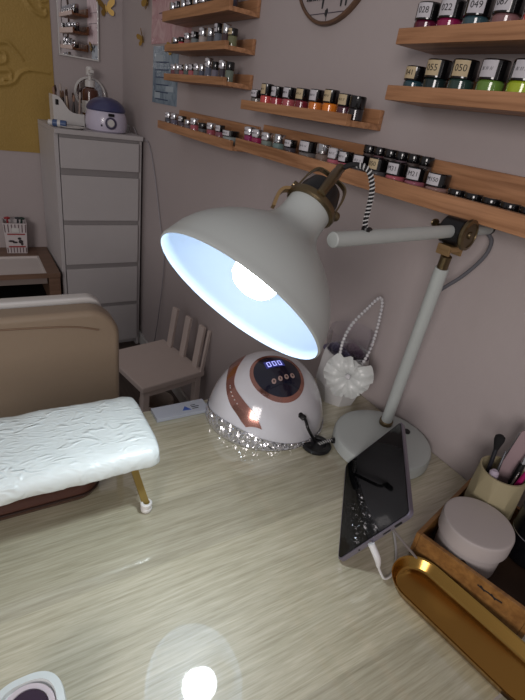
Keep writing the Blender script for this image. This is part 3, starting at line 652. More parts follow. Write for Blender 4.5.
b = nb(); tube(b, [A_(0, .150, -.0335 if ey.dot(view) > 0 else .0335), A_(0, .175, -.026 if ey.dot(view) > 0 else .026), A_(0, .196, -.010 if ey.dot(view) > 0 else .010), A_(0, .214, 0)], [.0055, .0062, .0068, .0055], 14); sphere(b, A_(0, .214, 0), .0062, 14, 10); dlo('handle_bar', b, m_brass, yoke)
b = nb(); sphere(b, A_(-.0305, .159), .0062, 14, 10); cyl_between(b, A_(-.0265, .156), A_(-.034, .158), .004); dlo('knob', b, m_brass, yoke)
b = nb(); cyl_between(b, A_(.0265, .157), A_(.034, .157), .005); dlo('knob', b, m_brass, yoke)
b = nb(); strap(b, smooth_path([A_(.032, .149), A_(.0385, .143), A_(.040, .134), A_(.037, .122), A_(.0355, .117)], 4), .010, .004, ey); dlo('pivot_bracket', b, mat('pale_brass', (176, 146, 104), .3, .8), arm)
# bulb: frosted diffuser that glows
b = nb(); lathe(b, [(0, .0135), (.012, .0143), (.021, .018), (.0275, .025), (.0298, .035), (.0288, .046)], 40, F, False)
m_bulb = mat('bulb_glow', (255, 250, 240), .4, emit=13, emit_rgb=(236, 244, 255)); bulb = dlo('light_bulb', b, m_bulb)
b = nb(); lathe(b, [(.0288, .046), (.0285, .052), (.024, .066), (.018, .082), (.0135, .098), (.0135, .15)], 40, F); dlo('bulb_base', b, m_white, bulb)
l = bpy.data.lights.new('bulb_light', 'AREA'); l.shape = 'DISK'; l.size = .056; l.energy = 1.35; l.color = (.85, .95, 1.0)
lo = bpy.data.objects.new('bulb_light', l); C.objects.link(lo)
lm = frame(ax, e, C0 + ax * .012); lo.matrix_world = lm; lo.parent = dl; lo.matrix_parent_inverse = Matrix.Translation(-V((.682, .512, .74)))
# braided cable: dark core plus pale spiral
cp = smooth_path([A_(0, .213), (.412, .470, 1.2945), (.4235, .456, 1.291), (.431, .450, 1.272), (.4315, .4485, 1.250), (.430, .447, 1.232), (.4335, .4465, 1.219)], 10)
b = nb(); tube(b, cp, .0032, 10); cab = dlo('braided_cable', b, mat('cable_black', (24, 24, 26), .8))
def spiral(path, r, pitch, rw):
    out = []; acc = 0; P = path
    t0 = (P[1] - P[0]).normalized(); nx = t0.orthogonal().normalized(); prev = t0
    dense = []
    for a, c in zip(P, P[1:]):
        n = max(2, int((c - a).length / (pitch / 8)))
        for k in range(n): dense.append(a.lerp(c, k / n))
    dense.append(P[-1])
    for i in range(len(dense) - 1):
        t = (dense[i + 1] - dense[i]).normalized(); nx = prev.rotation_difference(t) @ nx; prev = t; ny = t.cross(nx)
        out.append(dense[i] + nx * math.cos(2 * PI * acc / pitch) * r + ny * math.sin(2 * PI * acc / pitch) * r); acc += (dense[i + 1] - dense[i]).length
    return out
b = nb(); tube(b, spiral(cp[12:], .0030, .0048, .001), .0011, 5); dlo('pale_braid', b, mat('cable_white', (196, 196, 196), .8), cab)
b = nb(); cyl_between(b, (.433, .4465, 1.2175), (.434, .4465, 1.224), .006, 14); sphere(b, (.436, .4465, 1.2215), .006, 12, 8, (1.3, .8, .5)); dlo('cable_boot', b, m_black, cab)
b = nb(); tube(b, smooth_path([(.768, .495, 1.201), (.767, .483, 1.19), (.757, .480, 1.165), (.748, .500, 1.125), (.735, .525, 1.09), (.716, .532, 1.07), (.690, .514, 1.055)], 8), .0034, 10); dlo('grey_cable', b, m_grey)
b = nb(); cyl_between(b, (.594, .553, .753), (.583, .556, .753), .006, 16); dlo('cable_socket', b, m_black, base)
cp = smooth_path([(.585, .556, .753), (.577, .559, .752), (.566, .5625, .748), (.558, .565, .7435)], 8)
b = nb(); tube(b, cp, .0028, 10); cab2 = dlo('power_cord', b, mat('cable_black', (24, 24, 26), .8)); b = nb(); tube(b, spiral(cp, .0026, .0045, .001), .001, 5); dlo('pale_braid', b, mat('cable_white', (196, 196, 196), .8), cab2)

# ------------------------------------------------------------------ UV nail lamp
NC = V((.507, .699, .74)); NR, NH = .128, .145
nl = thing('nail_dryer', 'white domed nail dryer with rose gold trim and crystal band', 'nail dryer', tuple(NC))
m_dome = mat('gloss_white_dome', (206, 206, 212), .14, coat=.6)
def dz(x, y):
    r = min(1, math.hypot(x / 1.02, y / .96) / NR); return .006 + (NH - .006) * (1 - r ** 2.35) ** .62 if r < 1 else .006
def dn(x, y):
    h = .0015; return V((-(dz(x + h, y) - dz(x - h, y)) / (2 * h), -(dz(x, y + h) - dz(x, y - h)) / (2 * h), 1)).normalized()
b = nb(); rings = []
for k in range(45):
    r = NR * math.sin(PI / 2 * k / 44); rings.append(r)
R_ = [[b.verts.new((0, 0, NH))]]
for r in rings[1:]:
    rr = min(r, NR * .99995); z = .006 + (NH - .006) * (max(0, 1 - (rr / NR) ** 2.35)) ** .62
    R_.append([b.verts.new((r * 1.02 * math.cos(2 * PI * i / 96), r * .96 * math.sin(2 * PI * i / 96), z)) for i in range(96)])
R_.append([b.verts.new((NR * 1.0 * math.cos(2 * PI * i / 96), NR * .94 * math.sin(2 * PI * i / 96), .0)) for i in range(96)])
for i in range(96): b.faces.new((R_[0][0], R_[1][i], R_[1][(i + 1) % 96]))
for A, B in zip(R_[1:], R_[2:]):
    for i in range(96): b.faces.new((A[i], A[(i + 1) % 96], B[(i + 1) % 96], B[i]))
b.faces.new(R_[-1]); obj('housing', b, m_dome, nl, 50)
# crystal band around the foot: real facets
b = nb(); nA, nZ = 170, 8; G = []
for i in range(nA + 1):
    a = math.radians(-235 + 265 * i / nA)   # from the back left round the front to the right
    s = math.exp(-((math.degrees(a) + 158) / 52) ** 2); hgt = .007 + .031 * s
    rowv = []
    for k in range(nZ):
        zz = .001 + hgt * k / (nZ - 1)
        lo_, hi_ = 0, 1
        rr = 1.0 if zz < .007 else (1 - ((zz - .006) / (NH - .006)) ** (1 / .62)) ** (1 / 2.35)
        jit = random.uniform(-.0012, .0022) if 0 < k < nZ - 1 else 0
        rad = NR * rr + .0016 + jit; aj = a + random.uniform(-.008, .008)
        rowv.append(b.verts.new((rad * 1.02 * math.cos(aj), rad * .96 * math.sin(aj), zz + (random.uniform(-.001, .001) if 0 < k < nZ - 1 else 0))))
    G.append(rowv)
for i in range(nA):
    for k in range(nZ - 1):
        q = (G[i][k], G[i + 1][k], G[i + 1][k + 1], G[i][k + 1])
        if random.random() < .5: b.faces.new((q[0], q[1], q[2])); b.faces.new((q[0], q[2], q[3]))
        else: b.faces.new((q[0], q[1], q[3])); b.faces.new((q[1], q[2], q[3]))
obj('crystal_band', b, mat('crystal_silver', (214, 214, 218), .12, .85), nl, 0)
def surf(x, y, off): return V((x, y, dz(x, y))) + dn(x, y) * off
def patch(b, fn, nu, nv, off, th=.0015):
    A = [[b.verts.new(surf(*fn(i / nu, j / nv), off)) for j in range(nv + 1)] for i in range(nu + 1)]
    B = [[b.verts.new(surf(*fn(i / nu, j / nv), off - th)) for j in range(nv + 1)] for i in range(nu + 1)]
    for i in range(nu):
        for j in range(nv):
            b.faces.new((A[i][j], A[i + 1][j], A[i + 1][j + 1], A[i][j + 1]))
    for i in range(nu):
        for j in (0, nv): b.faces.new((A[i][j], A[i + 1][j], B[i + 1][j], B[i][j]))
    for j in range(nv):
        for i in (0, nu): b.faces.new((A[i][j], A[i][j + 1], B[i][j + 1], B[i][j]))
PC = (-.015, -.041)
PRX, PRY = .0487, .0425
def disc(x0, y0, u, v, rx, ry, rot): # polar
    a = 2 * PI * v; px, py = rx * u * math.cos(a), ry * u * math.sin(a); return (x0 + px * math.cos(rot) - py * math.sin(rot), y0 + px * math.sin(rot) + py * math.cos(rot))
PROT = -.55
b = nb(); patch(b, lambda u, v: disc(*PC, .02 + .98 * u, v, PRX, PRY, PROT), 8, 64, .0012, .0015); lathe(b, [(0, 0), (.0015, 0)], 8, Matrix.Translation(surf(*PC, .0012)), False)
panel = obj('control_panel', b, mat('panel_navy', (24, 26, 44), .15, coat=.6), nl, 50)
b = nb(); patch(b, lambda u, v: disc(*PC, 1 + .15 * u, v, PRX, PRY, PROT), 3, 72, .0018, .0028); obj('panel_ring', b, m_rose, nl, 50)
# local frame on the panel for the display: writing direction runs to image right
TX = V((math.cos(-.1), math.sin(-.1), 0)); TY = V((-TX.y, TX.x, 0))
def pp(u, v, off=.0016):
    q = V(PC[:] + (0,)) + TX * u + TY * v; return surf(q.x, q.y, off)
def quad(b, u0, u1, v0, v1, off, n=4):
    A = [[b.verts.new(pp(u0 + (u1 - u0) * i / n, v0 + (v1 - v0) * j / n, off)) for j in range(n + 1)] for i in range(n + 1)]
    for i in range(n):
        for j in range(n): b.faces.new((A[i][j], A[i + 1][j], A[i + 1][j + 1], A[i][j + 1]))
b = nb(); quad(b, -.020, .021, .011, .030, .0017); disp = obj('display', b, mat('display_blue', (44, 46, 96), .3, emit=.25, emit_rgb=(70, 76, 170)), panel)
b = nb()
for k in range(3):
    u = -.0155 + .0118 * k; w_ = .0078; t_ = .0016
    for (a0, a1, c0, c1) in ((u, u + w_, .0255, .0255 + t_), (u, u + w_, .0140, .0140 + t_), (u, u + t_, .0140, .0271), (u + w_ - t_, u + w_, .0140, .0271)): quad(b, a0, a1, c0, c1, .0021, 1)
obj('digits', b, mat('digit_blue', (170, 176, 240), .3, emit=1.2, emit_rgb=(176, 180, 255)), disp)
for k in range(4):
    b = nb(); u0, v0 = -.0155 + .0142 * k, -.0165 + .0015 * k
    rng = [[b.verts.new(pp(u0 + r * math.cos(a * PI / 8), v0 + r * math.sin(a * PI / 8), o_)) for a in range(16)] for r, o_ in ((.0046, .0012), (.0046, .0024), (.0034, .0026), (.0034, .002))]
    for A, B in zip(rng, rng[1:]):
        for i in range(16): b.faces.new((A[i], A[(i + 1) % 16], B[(i + 1) % 16], B[i]))
    b.faces.new(rng[-1]); bt = obj('button', b, mat('button_pale', (196, 170, 164), .3, .4), panel)
    b = nb(); quad(b, u0 - .0008, u0 + .0008, v0 - .002, v0 + .002, .0028, 1); quad(b, u0 - .002, u0 + .002, v0 - .0006, v0 + .0006, .00285, 1) if k != 1 else None; obj('symbol', b, m_black, bt)
# rose gold crescent strip (left and right edges in plan)
Lf = [(-.036, .090), (-.0699, .0578), (-.1003, .0101), (-.1085, -.0262), (-.1018, -.0587), (-.0945, -.0750)]
Rt = [(-.022, .075), (-.0480, .0480), (-.0758, .0180), (-.0955, -.0044), (-.0940, -.0400), (-.0664, -.0987)]
Rt = [(-.020, .078), (-.0430, .0480), (-.0758, .0180), (-.0930, -.0100), (-.0900, -.0480), (-.0700, -.0950)]
Lp = smooth_path([(x, y, 0) for x, y in Lf], 8); Rp = smooth_path([(x, y, 0) for x, y in Rt], 8)
def strip(u, v):
    i = min(int(u * (len(Lp) - 1) + 1e-6), len(Lp) - 1); p = Lp[i].lerp(Rp[i], v); return (p.x, p.y)
b = nb(); patch(b, strip, len(Lp) - 1, 6, .0014, .002); stp = obj('rose_gold_strip', b, m_rose, nl, 50)
b = nb()
for k in range(6):
    t = .50 + .045 * k; i = int(t * (len(Lp) - 1)); p = Lp[i].lerp(Rp[i], .45); q = surf(p.x, p.y, .002); sphere(b, q, .0016, 8, 6)
obj('crystal_dots', b, mat('crystal_dot', (230, 225, 225), .1, .6), stp)
b = nb(); q0 = surf(.022, -.108, .001); tube(b, smooth_path([q0 + V((-.012, .006, .004)), q0 + V((-.003, -.004, -.002)), q0 + V((-.004, -.020, -.014)), V((.555, .573, .7445)) - NC], 6), [.0062] * 6 + [.0032] * 13, 10)
sphere(b, q0 + V((-.012, .006, .004)), .0085, 12, 8, (1, .8, .9)); obj('power_plug', b, m_black, nl)

# ------------------------------------------------------------------ white packaging strip at the far edge
ps = thing('flat_box', 'flat white box with small blue triangle at the far desk edge', 'box', (.276, .748, .74))
b = nb(); box(b, 0, .118, 0, .042, .0005, .009, .001); obj('carton', b, mat('white_carton', (186, 190, 200), .5), ps)
b = nb(); vs3 = [b.verts.new(p) for p in ((.060, .012, .0093), (.080, .010, .0093), (.070, .026, .0093), (.060, .012, .0089), (.080, .010, .0089), (.070, .026, .0089))]
b.faces.new(vs3[:3]); b.faces.new(vs3[3:][::-1])
for i in range(3): b.faces.new((vs3[i], vs3[(i + 1) % 3], vs3[3 + (i + 1) % 3], vs3[3 + i]))
obj('blue_mark', b, mat('mark_blue', (66, 96, 176), .5), ps)
b = nb(); box(b, .083, .097, .012, .014, .009, .0094); box(b, .083, .1, .018, .020, .009, .0094); box(b, .083, .094, .024, .026, .009, .0094); obj('small_print', b, m_ink, ps)

# ------------------------------------------------------------------ arm rest
ar = thing('arm_rest', 'padded arm rest wrapped in white crinkled film on gold legs', 'arm rest', (0, .61, .74))
b = nb(); nx_, ns = 150, 56; secs = []
random.seed(3)
from mathutils import noise
x0, x1 = -.26, .206
for i in range(nx_ + 1):
    u = i / nx_; x = x0 + (x1 - x0) * u
    # plump ends
    d = min(u, 1 - u) * (x1 - x0); s = min(1, d / .022); sc = math.sqrt(max(0, 1 - (1 - s) ** 2)) * .16 + .84 if s < 1 else 1
    if i in (0, nx_): sc = .80
    sec = []
    for k in range(ns):
        a = 2 * PI * k / ns; ca, sa = math.cos(a), math.sin(a); p = .42
        yy = math.copysign(abs(ca) ** p, ca) * .084; zz = math.copysign(abs(sa) ** (.55 if sa > 0 else .8), sa) * .030
        if sa < 0: yy *= 1 - (.62 if ca < 0 else .3) * abs(sa) ** 1.1
        zz *= 1 if sa > 0 else .75; P = V((x, yy * (sc if s < 1 else 1), .100 + zz * sc))
        nn = noise.noise(P * 28 + V((3, 1, 7))) * .5 + noise.ridged_multi_fractal(P * V((22, 14, 26)) if False else V((P.x * 26, P.y * 15, P.z * 30)), .8, 2.0, 4, 1.0, 2.0) * .35
        amt = .0024 if sa > 0 else .0052
        P += V((0, ca, sa)).normalized() * (nn * amt)
        sec.append(P)
    secs.append(sec)
loft(b, secs)
def film_mat():
    M = bpy.data.materials.new('crinkled_film'); M.use_nodes = True; N = M.node_tree.nodes; L = M.node_tree.links; bs = N['Principled BSDF']
    bs.inputs['Base Color'].default_value = lin((206, 212, 210)); bs.inputs['Roughness'].default_value = .38; bs.inputs['Coat Weight'].default_value = .3; bs.inputs['Coat Roughness'].default_value = .2
    tc = N.new('ShaderNodeTexCoord'); mp = N.new('ShaderNodeMapping'); mp.inputs['Rotation'].default_value = (0, 0, .6); mp.inputs['Scale'].default_value = (1, 2.2, 1); L.new(tc.outputs['Object'], mp.inputs[0])
    n = N.new('ShaderNodeTexNoise'); n.noise_type = 'RIDGED_MULTIFRACTAL'; n.inputs['Scale'].default_value = 32; n.inputs['Detail'].default_value = 6; n.inputs['Distortion'].default_value = 1.6; L.new(mp.outputs[0], n.inputs['Vector'])
    bp = N.new('ShaderNodeBump'); bp.inputs['Strength'].default_value = .8; bp.inputs['Distance'].default_value = .004; L.new(n.outputs['Fac'], bp.inputs['Height']); L.new(bp.outputs[0], bs.inputs['Normal'])
    return M
pad = obj('pad', b, film_mat(), ar, 70)
b = nb(); box(b, -.22, .17, -.030, .045, .066, .079, .003); obj('under_board', b, m_black, ar)
for x in (.172, -.225):
    for sy, ytop, yfoot in ((-1, -.036, -.077), (1, .036, .077)):
        sx = .012 if x > 0 else -.012
        b = nb(); strap(b, smooth_path([(x - sx * .5, ytop + .01 * -sy, .074), (x, ytop, .070), (x + sx * .5, (ytop + yfoot) / 2, .042), (x + sx, yfoot, .012)], 5), .011, .004, (1, 0, 0)); lg = obj('leg', b, m_goldleg, ar)
        b = nb(); lathe(b, [(0, 0), (.006, 0), (.0085, .003), (.0092, .008), (.0075, .0105), (.0075, .0125), (.0092, .014), (.0092, .018), (.0075, .0195), (.0055, .0195), (.0055, .014), (0, .014)], 24, Matrix.Translation((x + sx, yfoot, 0))); obj('rubber_foot', b, mat('white_rubber', (210, 208, 204), .4), lg)
# brown cushion beneath
b = nb(); secs = []
def cushion_outline(ins, z): return [V((p[0], p[1], z)) for p in rrect(-.28 + ins, .128 - ins, -.036 + ins, .088 - ins, .034 - ins * .8, 8)]
loft(b, [cushion_outline(.014, .0005), cushion_outline(.004, .004), cushion_outline(0, .012), cushion_outline(-.001, .017), cushion_outline(.0, .022), cushion_outline(.006, .032), cushion_outline(.020, .038), cushion_outline(.032, .0395)])
cu = thing('wrist_cushion', 'dark brown leather wrist cushion lying under the arm rest', 'cushion', (0, .625, .74))
obj('cushion_body', b, mat('brown_leather', (72, 40, 28), .4, coat=.15, bump=.15, bscale=200, var=.15), cu, 50)
b = nb(); pts = [V((p.x, p.y, .0175)) for p in cushion_outline(-.0015, 0)]; tube(b, pts + [pts[0]], .0022, 8); obj('piping', b, mat('dark_leather_piping', (44, 26, 20), .5), cu)

# ------------------------------------------------------------------ white pot with bow and pearl handle
vb = thing('bow_basket', 'white faceted gift pot with satin bow and pearl handle', 'gift pot', (.716, .704, .74))
vb.scale = (1.12,) * 3
m_satin = mat('white_satin', (204, 208, 206), .3, sheen=.4, coat=.1)
b = nb(); lathe(b, [(0, 0), (.040, 0), (.054, .045), (.050, .095), (.047, .115), (.044, .115), (.046, .09), (0, .085)], 8, None, True, .25); obj('pot_body', b, mat('pot_white', (196, 196, 196), .45), vb, 20)
b = nb(); lathe(b, [(.044, .110), (.049, .14), (.046, .162), (.0455, .162), (.0482, .14), (.0432, .110)], 36, None, False); obj('clear_wrap', b, mat('clear_film', (235, 235, 245), .08, trans=1.0, ior=1.2, alpha=.35), vb)
def rose(cx, cy, cz, s, m_):
    b = nb()
    for ringi, (rr, n, hh, tl) in enumerate(((.15, 3, .5, .1), (.38, 5, .45, .35), (.66, 6, .32, .7), (.92, 7, .12, 1.0))):
        for k in range(n):
            a = 2 * PI * (k + .5 * ringi) / n; pts = []
            for iu in range(6):
                u = iu / 5 * 2 - 1; r_ = []
                for iv in range(4):
                    v = iv / 3; aa = a + u * PI / n * 1.35; rad = s * (rr * (.55 + .45 * v) + .10 * tl * v * v + .03 * abs(u)); z = s * (hh * v * (1 - .25 * u * u) + (.1 if ringi < 2 else 0))
                    r_.append(V((cx + rad * math.cos(aa), cy + rad * math.sin(aa), cz + z)))
                pts.append(r_)
            G = [[b.verts.new(p) for p in r_] for r_ in pts]; H = [[b.verts.new(p - V((0, 0, .0006))) for p in r_] for r_ in pts]
            for i in range(5):
                for j in range(3): b.faces.new((G[i][j], G[i + 1][j], G[i + 1][j + 1], G[i][j + 1])); b.faces.new((H[i][j], H[i][j + 1], H[i + 1][j + 1], H[i + 1][j]))
    return b
for (cx, cy, cz, s), (nm, rgb) in zip(((-.022, -.018, .112, .023), (.006, -.026, .116, .022), (.020, .010, .112, .024), (-.016, .022, .112, .024)), (('lilac grey', (92, 88, 112)), ('dusky purple', (96, 80, 96)), ('pale mauve', (150, 134, 146)), ('slate lilac', (104, 100, 126)))):
    o = obj('artificial_rose', rose(0, 0, 0, s, None), mat('rose_' + nm.replace(' ', '_'), rgb, .6), None, 60); o.scale = (1.12,) * 3; o.location = (.716 + cx * 1.12, .704 + cy * 1.12, .74 + (cz - .004) * 1.12); tag(o, f'{nm} artificial rose inside the white pot with the bow', 'flower', 'artificial roses in the bow pot')
# bow facing the room
BF = frame((-.72, -.66, .16), (.66, -.72, 0), (-.030, -.048, .088)); bw_ = nb()
def petal(b, a, L_, W_, lift, curl):
    n, m2 = 10, 6; G = []
    for i in range(n + 1):
        u = i / n; rr = []
        for j in range(m2 + 1):
            v = j / m2 * 2 - 1; wd = W_ * math.sin(min(1, u * 1.15 + .06) * PI * .62) ** .9
            x = L_ * u * (1 - .08 * v * v); y = v * wd; z = lift * math.sin(u * PI) + .008 * math.cos(v * PI * 1.5) * u * .6 + curl * u * u
            rr.append(BF @ V((x * math.cos(a) - y * math.sin(a), x * math.sin(a) + y * math.cos(a), z)))
        G.append([b.verts.new(p) for p in rr])
    nn = (BF.to_3x3() @ V((0, 0, 1))) * .0008
    H = [[b.verts.new(v.co - nn) for v in r_] for r_ in G]
    for i in range(n):
        for j in range(m2): b.faces.new((G[i][j], G[i + 1][j], G[i + 1][j + 1], G[i][j + 1])); b.faces.new((H[i][j], H[i][j + 1], H[i + 1][j + 1], H[i + 1][j]))
    for i in range(n):
        for j in (0, m2): b.faces.new((G[i][j], H[i][j], H[i + 1][j], G[i + 1][j]))
    for j in range(m2): b.faces.new((G[n][j], G[n][j + 1], H[n][j + 1], H[n][j]))
for a, L_, W_, lf in ((.35, .050, .020, .012), (1.15, .034, .014, .014), (-.35, .046, .018, .010), (2.5, .050, .020, .012), (3.15, .050, .018, .012), (3.8, .046, .018, .010), (1.95, .040, .016, .014), (-1.15, .048, .016, .006), (4.35, .050, .016, .006)):
    petal(bw_, a, L_, W_, lf, .004)
bo = obj('satin_bow', bw_, m_satin, vb, 60)
b = nb(); sphere(b, BF @ V((0, 0, .010)), .006, 12, 8); obj('bow_pearl', b, m_pearl, bo)
hp = smooth_path([(-.040, -.022, .115), (-.043, -.024, .155), (-.030, -.024, .190), (.002, -.024, .222), (.022, -.023, .238), (.034, -.022, .237), (.038, -.025, .220), (.030, -.035, .172), (.014, -.045, .135), (-.006, -.052, .105)], 30)
b = nb(); acc = 0; last = hp[0]; sphere(b, last, .0037, 8, 6)
for p in hp:
    if (p - last).length > .0068: sphere(b, p, .0037, 8, 6); last = p
obj('pearl_handle', b, m_pearl, vb, 60)

# ------------------------------------------------------------------ tablet leaning on its stand
Pt = V((.414, .321, .746)); U = V((.674, .738, 0)).normalized(); Wv = V((.346, -.373, .861)); Wv = (Wv - U * Wv.dot(U)).normalized(); Nn = U.cross(Wv).normalized()
if Nn.dot(V((0, 0, 1.34)) - Pt) < 0: Nn = -Nn
TM = Matrix((U, Wv, Nn)).transposed().to_4x4(); TM.translation = Pt
tb = thing('tablet', 'slim dark tablet with grey metal edge leaning on edge by the lamp', 'tablet', tuple(Pt))
def tbo(name, b, m_, parent=None, smooth=30):
    bmesh.ops.transform(b, matrix=Matrix.Translation(-Pt), verts=b.verts[:]); return obj(name, b, m_, parent or tb, smooth)
def slab(b, x0, x1, y0, y1, z0, z1, r):
    loft(b, [[TM @ V((p[0], p[1], z)) for p in rrect(x0 + i, x1 - i, y0 + i, y1 - i, r - i, 6)] for z, i in ((z0, .0012), (z0 + .0012, 0), (z1 - .0008, 0), (z1, .0008))])
TL_, TW_ = .231, .149
b = nb(); slab(b, 0, TL_, 0, TW_, -.0075, 0, .010); body = tbo('tablet_body', b, mat('grey_aluminium', (136, 130, 144), .35, .8))
b = nb(); slab(b, .003, TL_ - .003, .003, TW_ - .003, -.0005, .0004, .007); tbo('screen', b, mat('black_glass', (6, 7, 9), .05, ior=1.3))
b = nb()
for y in (TW_ * .82,): loft(b, [[TM @ V((-.0006, p[0], p[1])) for p in rrect(y - .007, y + .007, -.0052, -.0022, .0014, 4)], [TM @ V((.0006, p[0], p[1])) for p in rrect(y - .007, y + .007, -.0052, -.0022, .0014, 4)]])
loft(b, [[TM @ V((x, p[0], p[1])) for p in rrect(TW_ * .62, TW_ * .72, -.0046, -.0030, .0007, 3)] for x in (-.0006, .0006)])
loft(b, [[TM @ V((x, p[0], p[1])) for p in rrect(TW_ * .28, TW_ * .30, -.005, -.0028, .0010, 3)] for x in (-.0006, .0006)])
tbo('speaker_slots', b, m_black, body)
# wire easel stand behind it
st = thing('tablet_stand', 'wire easel stand propping up the tablet from behind', 'stand', (.47, .34, .74))
b = nb()
def TP(x, y, z): return TM @ V((x, y, z))
for x in (.035, .135):
    foot_back = TP(x, .09, -.0105) + (V((.060, -.052, 0)) if x < .1 else V((.030, -.010, 0))); foot_back.z = .743
    low = TP(x, -.0045, -.009); low.z = .743
    tube(b, smooth_path([low, TP(x, .05, -.0105), TP(x, .09, -.0105)], 4), .0022, 8)
    tube(b, smooth_path([TP(x, .09, -.0105), foot_back], 4), .0022, 8)
tube(b, [TP(.035, .09, -.0105), TP(.135, .09, -.0105)], .0022, 8)
bmesh.ops.transform(b, matrix=Matrix.Translation(-V((.47, .34, .74))), verts=b.verts[:])
obj('wire_frame', b, mat('pale_wire', (150, 146, 146), .4, .5), st)
# charging cable
cg = thing('charging_cable', 'white charging cable plugged into the edge of the tablet', 'cable', (.42, .28, .74))
pr = TP(0, TW_ * .46, -.0037); ud = -U
def cgo(name, b, m_): bmesh.ops.transform(b, matrix=Matrix.Translation(-V((.42, .28, .74))), verts=b.verts[:]); return obj(name, b, m_, cg)
m_wc = mat('white_cable', (214, 214, 214), .4)
b = nb(); cyl_between(b, pr + ud * .0005, pr + ud * .0035, .0035, 14); cgo('metal_tip', b, m_silver)
p1 = pr + ud * .003; p2 = V((.4455, .2795, .785)); p3 = V((.4505, .2765, .768))
b = nb(); tube(b, smooth_path([p1, p2, p3], 5), [.0052] * 6 + [.0046, .0042, .0038, .0034, .003], 14); cgo('plug_sleeve', b, m_wc)
b = nb(); tube(b, smooth_path([p3, (.4555, .2735, .7565), (.463, .2685, .7440), (.476, .268, .7424), (.495, .2775, .7424), (.518, .298, .7424), (.540, .325, .7424), (.565, .36, .7424)], 6), .0019, 10); cgo('cord', b, m_wc)

# ------------------------------------------------------------------ bamboo organiser box
ba = -math.radians(76); e1 = V((math.cos(math.radians(14)), math.sin(math.radians(14)), 0)); e2 = V((e1.y, -e1.x, 0)); BO = V((.538, .289, .74)); BL, BW, BH = .205, .180, .047
BM = Matrix((e1, e2, V((0, 0, 1)))).transposed().to_4x4()
bx_ = thing('organiser_box', 'open bamboo organiser box on the right edge of the desk', 'box', tuple(BO))
def bxo(name, args, m_=None, bev=.001):
    b = nb(); box(b, *args, bev, BM); return obj(name, b, m_ or m_boxwood, bx_)
bxo('bottom', (.007, BL - .007, .007, BW - .007, .0, .005), mat('box_dark_inner', (56, 38, 26), .6))
bxo('side_wall', (0, BL, 0, .007, 0, BH)); bxo('side_wall', (0, BL, BW - .007, BW, 0, BH)); fw = bxo('front_wall', (0, .007, .007, BW - .007, 0, BH)); bxo('back_wall', (BL - .007, BL, .007, BW - .007, 0, BH))
b = nb()
for pts in ([(.104, .034), (.113, .0325), (.120, .0335), (.129, .032), (.140, .0335)], [(.108, .036), (.115, .031)], [(.124, .035), (.131, .030)]):
    tube(b, [BM @ V((-.0004, p[0], p[1])) for p in pts], .0011, 6)
obj('ink_mark', b, m_ink, fw)
def inbox(u, v): p = BO + e1 * u + e2 * v; return (p.x, p.y, .7455)
wj = thing('cream_jar', 'wide white cosmetic jar with flat lid in the bamboo box', 'jar', inbox(.0625, .0625))
m_cj = mat('matt_white_plastic', (176, 168, 166), .42)
b = nb(); lathe(b, [(0, 0), (.045, 0), (.0475, .004), (.0485, .042), (.0475, .048), (0, .048)], 56); obj('jar_body', b, m_cj, wj)
b = nb(); lathe(b, [(.049, .048), (.0530, .0485), (.0535, .051), (.0535, .074), (.0522, .0775), (.049, .079), (.02, .0795), (0, .0795)], 64); obj('lid', b, m_cj, wj)
b = nb(); sphere(b, (-.0480 * math.cos(.45), -.0480 * math.sin(.45), .030), .009, 12, 8, (.25, 1.1, .8)); obj('dark_print', b, mat('jar_print', (62, 44, 36), .6), wj)
# faceted pot
fp = thing('faceted_pot', 'beige faceted geometric pen pot in the bamboo box corner', 'pot', inbox(.1565, .050))
b = nb(); R1 = []
for k, (r, z) in enumerate(((.029, 0), (.0405, .036), (.0390, .080))):
    R1.append([b.verts.new((r * math.cos(2 * PI * (i + .5 * (k % 2)) / 9), r * math.sin(2 * PI * (i + .5 * (k % 2)) / 9), z)) for i in range(9)])
rimv = [b.verts.new((.0375 * math.cos(2 * PI * i / 36), .0375 * math.sin(2 * PI * i / 36), .122)) for i in range(36)]
rimi = [b.verts.new((.0345 * math.cos(2 * PI * i / 36), .0345 * math.sin(2 * PI * i / 36), .122)) for i in range(36)]
flo = [b.verts.new((.026 * math.cos(2 * PI * i / 36), .026 * math.sin(2 * PI * i / 36), .006)) for i in range(36)]
for k in range(2):
    A, B = R1[k], R1[k + 1]
    for i in range(9):
        if k == 0: b.faces.new((A[i], A[(i + 1) % 9], B[i])); b.faces.new((A[(i + 1) % 9], B[(i + 1) % 9], B[i]))
        else: b.faces.new((A[i], B[(i + 1) % 9], B[i])); b.faces.new((A[i], A[(i + 1) % 9], B[(i + 1) % 9]))
A = R1[2]
for i in range(9):
    j = (i + 1) % 9
    for q in range(4): b.faces.new((A[i] if q < 2 else A[j], rimv[(4 * i + q + 1) % 36], rimv[(4 * i + q) % 36]))
    b.faces.new((A[i], A[j], rimv[(4 * i + 2) % 36]))
for i in range(36):
    j = (i + 1) % 36; b.faces.new((rimv[i], rimv[j], rimi[j], rimi[i])); b.faces.new((rimi[i], rimi[j], flo[j], flo[i]))
b.faces.new(flo); b.faces.new(R1[0][::-1])
obj('pot_body', b, mat('pot_beige', (158, 148, 118), .6), fp, 8)
FPc = V(inbox(.1565, .050))
def tool(name, label, cat, base, tip, parts_):
    base = FPc + V(base); tip = FPc + V(tip); t = thing(name, label, cat, tuple(base)); q = (tip - base).to_track_quat('Z', 'Y'); t.rotation_mode = 'QUATERNION'; t.rotation_quaternion = q; Lh = (tip - base).length
    for nm, prof, m_ in parts_:
        b = nb(); lathe(b, [(r, z * Lh) for r, z in prof], 16); obj(nm, b, m_, t)
m_dh = mat('dark_handle', (52, 52, 58), .3, .4); m_bh = mat('black_hair', (18, 18, 20), .9)
